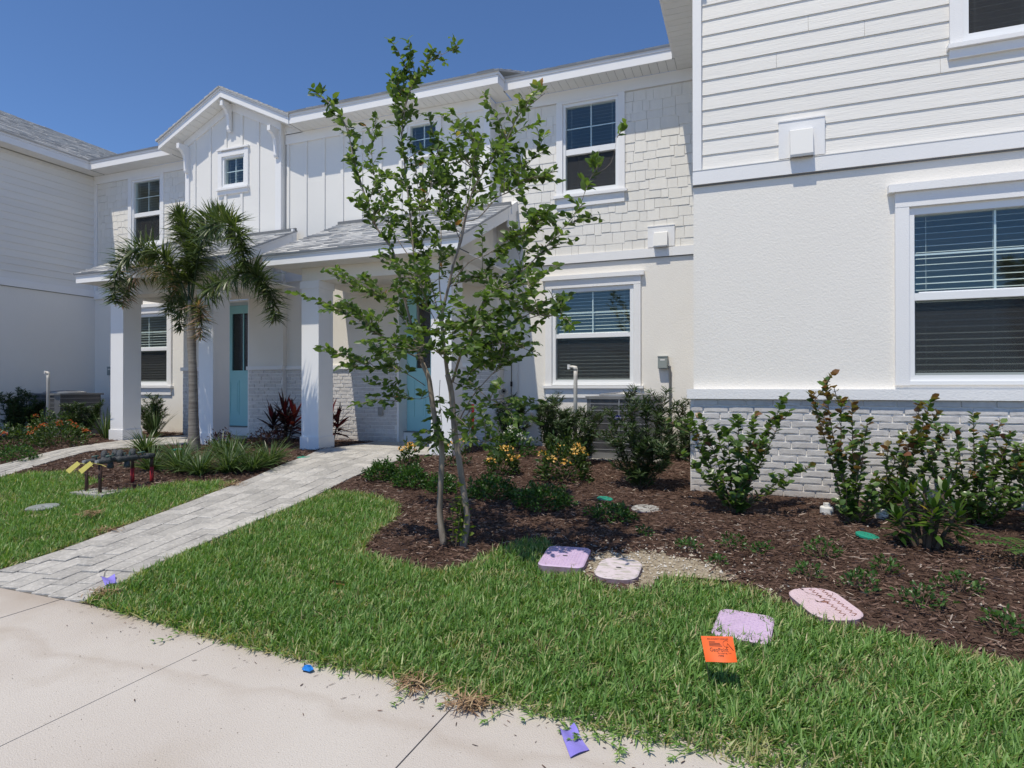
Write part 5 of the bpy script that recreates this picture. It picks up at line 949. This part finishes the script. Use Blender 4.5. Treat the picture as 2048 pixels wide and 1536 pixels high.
def standpipe(label, x, y, z1):
    o = thing('drain_pipe', label, 'pipe', (x,y,gz(y))); put('pipe', MB().tube([(x,y,gz(y)-.05),(x+.004,y,z1-.12),(x+.006,y,z1-.02)],[.026,.026,.026],12).mesh('pipe','pvc',True), o)
    put('elbow', MB().tube([(x+.006,y,z1-.045),(x+.002,y,z1-.01),(x-.03,y,z1),(x-.085,y,z1)],[.03,.028,.017,.017],10).mesh('elbow','pvc',True), o); put('cap', MB().tube([(x-.085,y,z1-.03),(x-.085,y,z1+.03)],.02,10).mesh('cap','white'), o)
standpipe('cream upright pipe with capped elbow between shrubs and the near condenser', -2.09, 7.6, 1.53); standpipe('cream upright pipe with capped elbow in front of the far condenser', -12.36, 7.55, 1.55)
# small fittings on the porch walls
o = thing('outlet_cover','grey outlet cover on the shaded brick left of the teal door','outlet',(-6.0,YB-.03,.85)); put('plate', MB().box(-6.05,-5.95,YB-.045,YB-.008,.77,.92).box(-6.04,-5.96,YB-.055,YB-.0455,.78,.91).mesh('plate','conc2'), o)
o = thing('hose_box','small white box low on the stucco beside the shadow line','box',(-3.35,YS,.75)); put('housing', MB().box(-3.43,-3.31,YS-.07,YS-.001,.63,.84).box(-3.44,-3.30,YS-.08,YS-.001,.841,.86).mesh('housing','white'), o)
o = thing('wall_pipe','thin white pipe and black cable in the shaded corner right of the porch','pipe',(-3.5,YS,.3)); put('pipe', MB().tube([(-3.56,YS-.03,.28),(-3.56,YS-.03,1.75)],.013,8).mesh('wall_pipe','white'), o); put('cable', MB().tube([(-3.66,YS-.02,1.8),(-3.655,YS-.03,1.4),(-3.66,YS-.03,1.25),(-3.65,YS-.03,.7)],.006,6).tube([(-3.656,YS-.03,1.36),(-3.658,YS-.032,1.28)],.018,8).mesh('cable','black'), o)
o = thing('wall_flange','round beige pipe flange on the brick beside the porch corner','flange',(-3.74,YB,1.15)); put('ring', MB().lathe([(.065,0),(.065,.02),(.045,.03),(.04,.0)],(0,0,0),20).mesh('ring','pvc'), o, (-3.735,YB+.10,1.2), rot=(R(90),0,R(25))); put('hub', MB().lathe([(.02,0),(.02,.035)],(0,0,0),12).mesh('hub','black'), o, (-3.735,YB+.10,1.2), rot=(R(90),0,R(25)))
o = thing('valve_marker','red post with short arm behind the right trunk','marker',(-3.75,8.05,.3)); put('post', MB().box(-3.765,-3.73,8.03,8.06,.6,1.02).mesh('post','red'), o); put('stake', MB().tube([(-3.75,8.045,.26),(-3.75,8.045,.61)],.011,7).mesh('stake','wire'), o); put('arm', MB().tube([(-3.77,8.045,.98),(-3.86,8.045,.82),(-3.77,8.045,.80)],.008,6).mesh('arm','wire'), o)
# ------------------------------------------------------------------ lids, caps and discs in the ground
def rrect(cx, cy, w, d, r, an, n=6):
    P = []
    for k, (sx,sy) in enumerate(((1,1),(-1,1),(-1,-1),(1,-1))):
        for i in range(n+1): a = (k+i/n)*math.pi/2; P.append((sx*(w/2-r)+r*math.cos(a), sy*(d/2-r)+r*math.sin(a)))
    return [(cx+p[0]*math.cos(an)-p[1]*math.sin(an), cy+p[0]*math.sin(an)+p[1]*math.cos(an)) for p in P]
def lid(label, cx, cy, w, d, r, an, mat, h, rust=False, tread=True, tilt=0):
    z = gz(cy); sl = math.atan((gz(cy+.1)-gz(cy-.1))/.2)+tilt; o = thing('utility_lid', label, 'lid', (cx,cy,z)); m = MB(); A, B = rrect(0,0,w,d,r,an), rrect(0,0,w-.016,d-.016,r-.006,an); n = len(A)
    m.add([(p[0],p[1],-.05) for p in A]+[(p[0],p[1],h-.006) for p in A]+[(p[0],p[1],h) for p in B], [(i,(i+1)%n,n+(i+1)%n,n+i) for i in range(n)], 1); m.add([m.v[i] for i in range(n,3*n)], [(i,(i+1)%n,n+(i+1)%n,n+i) for i in range(n)]+[tuple(range(n,2*n))])
    c = put('cover', m.mesh('cover',[mat,'lidside']), o, (cx,cy,z), rot=(sl,0,0)); t = MB(); ca, sa = math.cos(an), math.sin(an)
    if tread:
        for i in range(int(w/.022)-1):
            for j in range(int(d/.022)-1):
                a, b = -w/2+.022*(i+1), -d/2+.022*(j+1)
                if math.hypot(max(abs(a)-(w/2-r),0),max(abs(b)-(d/2-r),0)) > r-.02: continue
                x, y = a*ca-b*sa, a*sa+b*ca; e = .006; u = ca if (i+j)%2 else -sa; v_ = sa if (i+j)%2 else ca; t.box(x-abs(u)*e-.0015,x+abs(u)*e+.0015,y-abs(v_)*e-.0015,y+abs(v_)*e+.0015,h,h+.0015)
        put('tread', t.mesh('tread',mat), c, kind='stuff').location = (0,0,0)
    if tread is True and h < .035: return o
    k = MB().lathe([(.012,h),(.012,h+.0022)],(0,0,0),12,sx=1.5,sy=.7); put('pick_hole', k.mesh('pick_hole','brown' if rust else 'dark'), c).location = (0,0,0)
    if rust:
        for q in (.55,.74):
            zz = MB(); x = w*(q-.5)*1.1; pts = [(x+(.012 if i%2 else -.012), -d*.42+i*d*.84/18) for i in range(19)]
            zz.tube([(p[0]*ca-p[1]*sa,p[0]*sa+p[1]*ca,h+.001) for p in pts if True],.0022,4); put('rust_line', zz.mesh('rust_line','brown'), c).location = (0,0,0)
    return o
lid('lilac lid dappled by leaf shadow at the lawn edge', -1.15, 3.93, .30, .40, .05, R(6), 'lilac', .062)
lid('faded pink rounded lid on the shell sand', -.775, 3.85, .27, .38, .10, R(2), 'lilacw', .05, tread=False)
lid('lilac textured lid sunk in grass behind the orange flag', -.03, 3.29, .27, .34, .04, R(-6), 'lilac', .03)
lid('pink lid with rust lines between lawn and mulch', .375, 3.69, .27, .42, .11, R(22), 'lilacr', .04, rust=True)
lid('weathered grey round lid in the left lawn', -6.42, 3.88, .27, .27, .13, 0, 'greylid', .03, tread=False)
lid('flat grey round stone disc in the mulch', -.86, 5.44, .24, .24, .115, 0, 'conc2', .03, tread=False)
def cap(label, x, y, s=1, tilt=0):
    z = gz(y)+.01; o = thing('cleanout_cap', label, 'pipe cap', (x,y,z)); put('cap', MB().lathe([(.052*s,-.02),(.052*s,.05*s),(.047*s,.058*s)],(0,0,0),18).mesh('cap','white',False), o, (x,y,z), rot=(tilt,tilt*.5,0)); put('nut', MB().box(-.02*s,.02*s,-.02*s,.02*s,.0585*s,.088*s).mesh('nut','white'), o, (x,y,z), rot=(tilt,tilt*.5,.3))
cap('white cleanout cap with square nut standing in open mulch', .6, 5.72); cap('white cap partly hidden under the reddish shrub', .99, 5.70, .9, .3)
def disc(label, x, y, r, tx=.0, ty=0, up=.03):
    z = gz(y)+up; o = thing('valve_disc', label, 'disc', (x,y,z)); put('disc', MB().lathe([(r,-.01),(r,.004),(r*.93,.007)],(0,0,0),24).mesh('disc','green'), o, (x,y,z), rot=(tx,ty,0)); m = MB()
    for i in range(3): m.box(-r*.3+i*r*.28,-r*.22+i*r*.28,-r*.05,r*.04,.0072,.0085)
    put('slot', m.mesh('slot','dark'), o, (x,y,z), rot=(tx,ty,0))
disc('flat green disc in open mulch left of the croton', .8, 5.1, .078, .05, .16); disc('green disc in the shade before the needle leaved shrub', -1.27, 5.66, .075, .05, .1, .025); disc('green disc in the mulch beside the middle column', -5.78, 6.85, .09, .02, .0, .02); disc('green disc behind the palm base', -8.25, 6.9, .08, .02, 0, .03)
# ------------------------------------------------------------------ backflow valves
slab = put('equipment_pad', MB().prism([(-6.78,4.36),(-6.28,4.36),(-6.42,5.2),(-6.78,5.2)],'z',.06,.145).mesh('equipment_pad','conc2'), None, label='small concrete pad under the backflow pipes', category='pad')
def backflow(label, xa, ya, xb, yb, z0, zt, rot_tag):
    o = thing('backflow_valve', label, 'backflow valve', (xa,ya,z0)); a, b = Vector((xa,ya,zt)), Vector((xb,yb,zt)); d = (b-a).normalized(); s = Vector((-d.y,d.x,0)); U = Vector((0,0,1))
    put('riser', MB().tube([(xa,ya,z0-.05),(xa,ya,zt-.02)],.018,10).mesh('riser','rust',True), o); put('riser', MB().tube([(xb,yb,z0-.05),(xb,yb,zt-.13)],.021,10).tube([(xb,yb,zt-.13),(xb,yb,zt-.02)],.018,10,1).mesh('riser',['redpipe','rust'],True), o)
    L = (b-a).length; P = lambda t, u=0, w=0: a+d*(L*t)+U*u+s*w
    v = MB().tube([P(-.04),P(.12),P(.121),P(.16),P(.161),P(.30)],[.027,.027,.034,.034,.022,.022],10).tube([P(.72),P(.86),P(.861),P(.92),P(1.04)],[.022,.022,.034,.034,.027],10); put('fitting', v.mesh('fitting','valve',True), o)
    body = put('valve_body', MB().tube([P(.28),P(.34),P(.5),P(.66),P(.72)],[.022,.038,.03,.038,.022],12).tube([P(.5,-.02),P(.5,-.085),P(.5,-.10)],[.024,.034,.03],12).mesh('valve_body','valve',True), o)
    for t in (.36,.6): put('bonnet', MB().tube([P(t,.0),P(t+.04,.06,.03),P(t+.07,.085,.045)],[.03,.034,.028],10).mesh('bonnet','valve',True), body)
    for t in (.2,.8): put('shutoff_handle', MB().tube([P(t,.02),P(t,.045)],.008,6).tube([P(t-.09,.047,.0),P(t+.05,.052,.0)],[.012,.009],6).mesh('shutoff_handle','valveg',True), o)
    put('test_cock', MB().tube([P(.45,.03),P(.45,.07)],.009,6).tube([P(.55,.03),P(.55,.07)],.009,6).mesh('test_cock','valveg'), o); put('end_cap', MB().tube([P(-.075),P(-.041)],.02,10).mesh('end_cap','acwire'), o)
    q = P(-.08,-.0); t0 = q+Vector((-.02,-.03,-.005)); dv = Vector((-.10,-.05,-.095)); wv = Vector((.018,.004,-.016)); 
    put('paper_tag', MB().add([t0-wv, t0+wv, t0+dv+wv*1.15, t0+dv-wv*1.15, t0-wv+Vector((0,.0015,.0015)), t0+wv+Vector((0,.0015,.0015)), t0+dv+wv*1.15+Vector((0,.0015,.0015)), t0+dv-wv*1.15+Vector((0,.0015,.0015))], [(0,1,2,3),(4,7,6,5),(0,4,5,1),(1,5,6,2),(2,6,7,3),(3,7,4,0)]).mesh('paper_tag','tag'), o)
    put('tag_wire', MB().tube([t0, q+Vector((.05,.03,-.03)), q+Vector((.12,.03,-.045))],.0025,5).mesh('tag_wire','tag'), o)
backflow('left backflow valve with yellow tag on a brown pipe, farther from the path', -6.69, 4.48, -6.68, 5.0, .14, .46, 0); backflow('right backflow valve with yellow tag and red rear pipe, nearer the path', -6.45, 4.46, -6.47, 5.08, .14, .475, 0)
# ------------------------------------------------------------------ flags and litter
F = [Vector(p) for p in FLAG]; o = thing('survey_flag','orange survey marker flag with printed lettering standing in the grass','flag',(-.122,2.70,gz(2.7)))
ux, uz = ((F[1]-F[0])+(F[2]-F[3]))/2, ((F[0]-F[3])+(F[1]-F[2]))/2; nrm = ux.cross(uz).normalized(); C0 = sum(F, Vector())/4
def on(a, b, off=0): 
    k = .004*math.sin(a*5+1)*(1-b); return F[3].lerp(F[2],a).lerp(F[0].lerp(F[1],a),b)+nrm*(off+k)
m = MB(); N = 10
for off in (0,-.0012):
    s0 = len(m.v); m.v += [tuple(on(i/N,j/N,off)) for j in range(N+1) for i in range(N+1)]
    for j in range(N):
        for i in range(N): k = s0+j*(N+1)+i; m.f.append((k,k+1,k+N+2,k+N+1)); m.m.append(0)
put('flag_sheet', m.mesh('flag_sheet','orange',True), o)
put('wire_stake', MB().tube([F[0]-nrm*.003+Vector((.005,0,.004)), F[3]-nrm*.004, Vector((-.155,2.66,.02)), Vector((-.152,2.665,-.03))],.0016,5).mesh('wire_stake','wire'), o)
def print_text(txt, a, b, size, wide):
    me = text_mesh(txt, 1, 'black', 0, 0); co = np.zeros(len(me.vertices)*3,np.float32); me.vertices.foreach_get('co',co); co = co.reshape(-1,3); wd = co[:,0].max()-co[:,0].min(); out = []
    for p in co: out.append(on(a+p[0]/wd*wide, b+p[1]*size, .0012))
    me.vertices.foreach_set('co', np.array([list(p) for p in out],np.float32).ravel()); me.update(); put('printed_line', me, o)
print_text('BOUNDARY CORNER', .52, .885, .085, .66); print_text('GeoPoint', .50, .46, .21, .58); print_text('Surveying, Inc.', .66, .34, .075, .44); print_text('1998', .52, .235, .11, .17)
m = MB()
for i, wd in enumerate((.20,.34,.36,.40)):
    b = .76-i*.052; m.add([on(.22,b,.0012),on(.22+wd,b,.0012),on(.22+wd,b+.022,.0012),on(.22,b+.022,.0012)], [(0,1,2,3)])
put('printed_line', m.mesh('printed_line','black'), o)
m = MB(); m.tube([on(.77+.11*math.cos(t),.70+.13*math.sin(t),.0012) for t in np.linspace(.9,5.2,16)],.0007,4); m.tube([on(.74,.50,.0012),on(.80,.72,.0012),on(.95,.44,.0012)],.0011,4); put('emblem', m.mesh('emblem','black'), o)
def loose_flag(label, pts, lift, wire):
    P = [Vector(p) for p in pts]; c = sum(P,Vector())/4; o = thing('loose_flag', label, 'flag', (c.x,c.y,0)); m = MB(); N = 8
    for off in (.004,.0025):
        s0 = len(m.v)
        for j in range(N+1):
            for i in range(N+1):
                a, b = i/N, j/N; p = P[3].lerp(P[2],a).lerp(P[0].lerp(P[1],a),b); m.v.append((p.x, p.y, p.z+off+lift*(.5+.5*math.sin(a*4+b*3))*(b*.7+.2)+.012*math.exp(-((b-.8)/.08)**2)))
        for j in range(N):
            for i in range(N): k = s0+j*(N+1)+i; m.f.append((k,k+1,k+N+2,k+N+1)); m.m.append(0)
    put('flag_sheet', m.mesh('flag_sheet','purple',True), o)
    if wire: put('wire_stake', MB().tube(wire,.0016,5).mesh('wire_stake','wire'), o)
loose_flag('crumpled purple flag lying on the pavement edge', [(-.662,2.158,0),(-.608,2.192,0),(-.523,2.085,0),(-.572,2.015,0)], .032, None)
loose_flag('small purple flag with bent wire on the paver path edge', [(-3.90,2.70,.03),(-3.85,2.76,.03),(-3.72,2.68,.03),(-3.74,2.62,.03)], .03, [(-3.87,2.7,.04),(-4.0,2.8,.04),(-4.12,2.95,.04),(-4.28,3.06,.045)])
def crumple(name, label, x, y, s, mat, seed, cat, flat=.6):
    r = np.random.default_rng(seed); n = 8; m = MB()
    for j in range(6):
        for i in range(n): a = i/n*6.283; t = (j/5-.5)*3; q = s*math.cos(t)*r.uniform(.3,1.5); m.v.append((x+q*math.cos(a),y+q*math.sin(a)*.8,gz(y)+.012+s*flat*(math.sin(t)+.2)*r.uniform(.5,1.3)))
    for j in range(5):
        for i in range(n): m.f.append((j*n+i,j*n+(i+1)%n,(j+1)*n+(i+1)%n,(j+1)*n+i)); m.m.append(0)
    return put(name, m.mesh(name,mat), None, label=label, category=cat)
crumple('crumpled_wrapper','crumpled blue wrapper at the pavement edge',-1.84,2.21,.026,'blue',3,'litter', .4)
def dry_tuft(label, x, y, rx, n, seed, up=.012):
    r = np.random.default_rng(seed); P = np.stack([x+r.normal(0,rx*.5,n),y+r.normal(0,rx*.35,n),np.full(n,gz(y)+up)+r.uniform(0,.03,n)],1); put('dry_grass_tuft', FO().add(strips(P,rdir(n,-.2,.5,r),r.uniform(.04,.09,n),r.uniform(.003,.007,n),.5,S=3,rng=r), r.random(n)).mesh('dry_grass_tuft','straw'), None, label=label, category='dry grass')
dry_tuft('brown dry grass tuft on the pavement edge in the middle', -1.03, 2.20, .085, 190, 1, .004); dry_tuft('pale dry patch just left of the brown tuft at the pavement edge', -1.32, 2.26, .09, 150, 2, .004); dry_tuft('dry tuft at the corner of path and pavement', -3.62, 2.52, .10, 140, 3); dry_tuft('dry grass tuft in the left lawn near the path', -5.55, 3.75, .10, 160, 4, .05); dry_tuft('strip of dry leaves along the left path edge', -4.95, 3.5, .12, 170, 5); dry_tuft('dry grass at the bed corner beside the path', -5.36, 5.2, .14, 200, 6)
o = put('dead_leaf', FO().add(strips(np.array([[-2.45,3.12,.065],[-2.44,3.13,.06],[-2.46,3.11,.06]]), np.array([[1,.15,.12],[1,-.1,.05],[1,.3,.1]]), np.array([.19,.14,.16]), np.array([.035,.03,.02]), np.array([.5,.3,.3]), S=6), [.3,.5,.2]).mesh('dead_leaf','brown'), None, label='long reddish brown dead leaf lying on the lawn', category='leaf')
# street palm across the pavement, seen mirrored in the right window
c = copy_tree(palm); c.location = (4.95,-1.9,-.05); c['label'] = 'street palm behind the viewer, mirrored in the right window'; c.rotation_euler = (0,0,2.1)
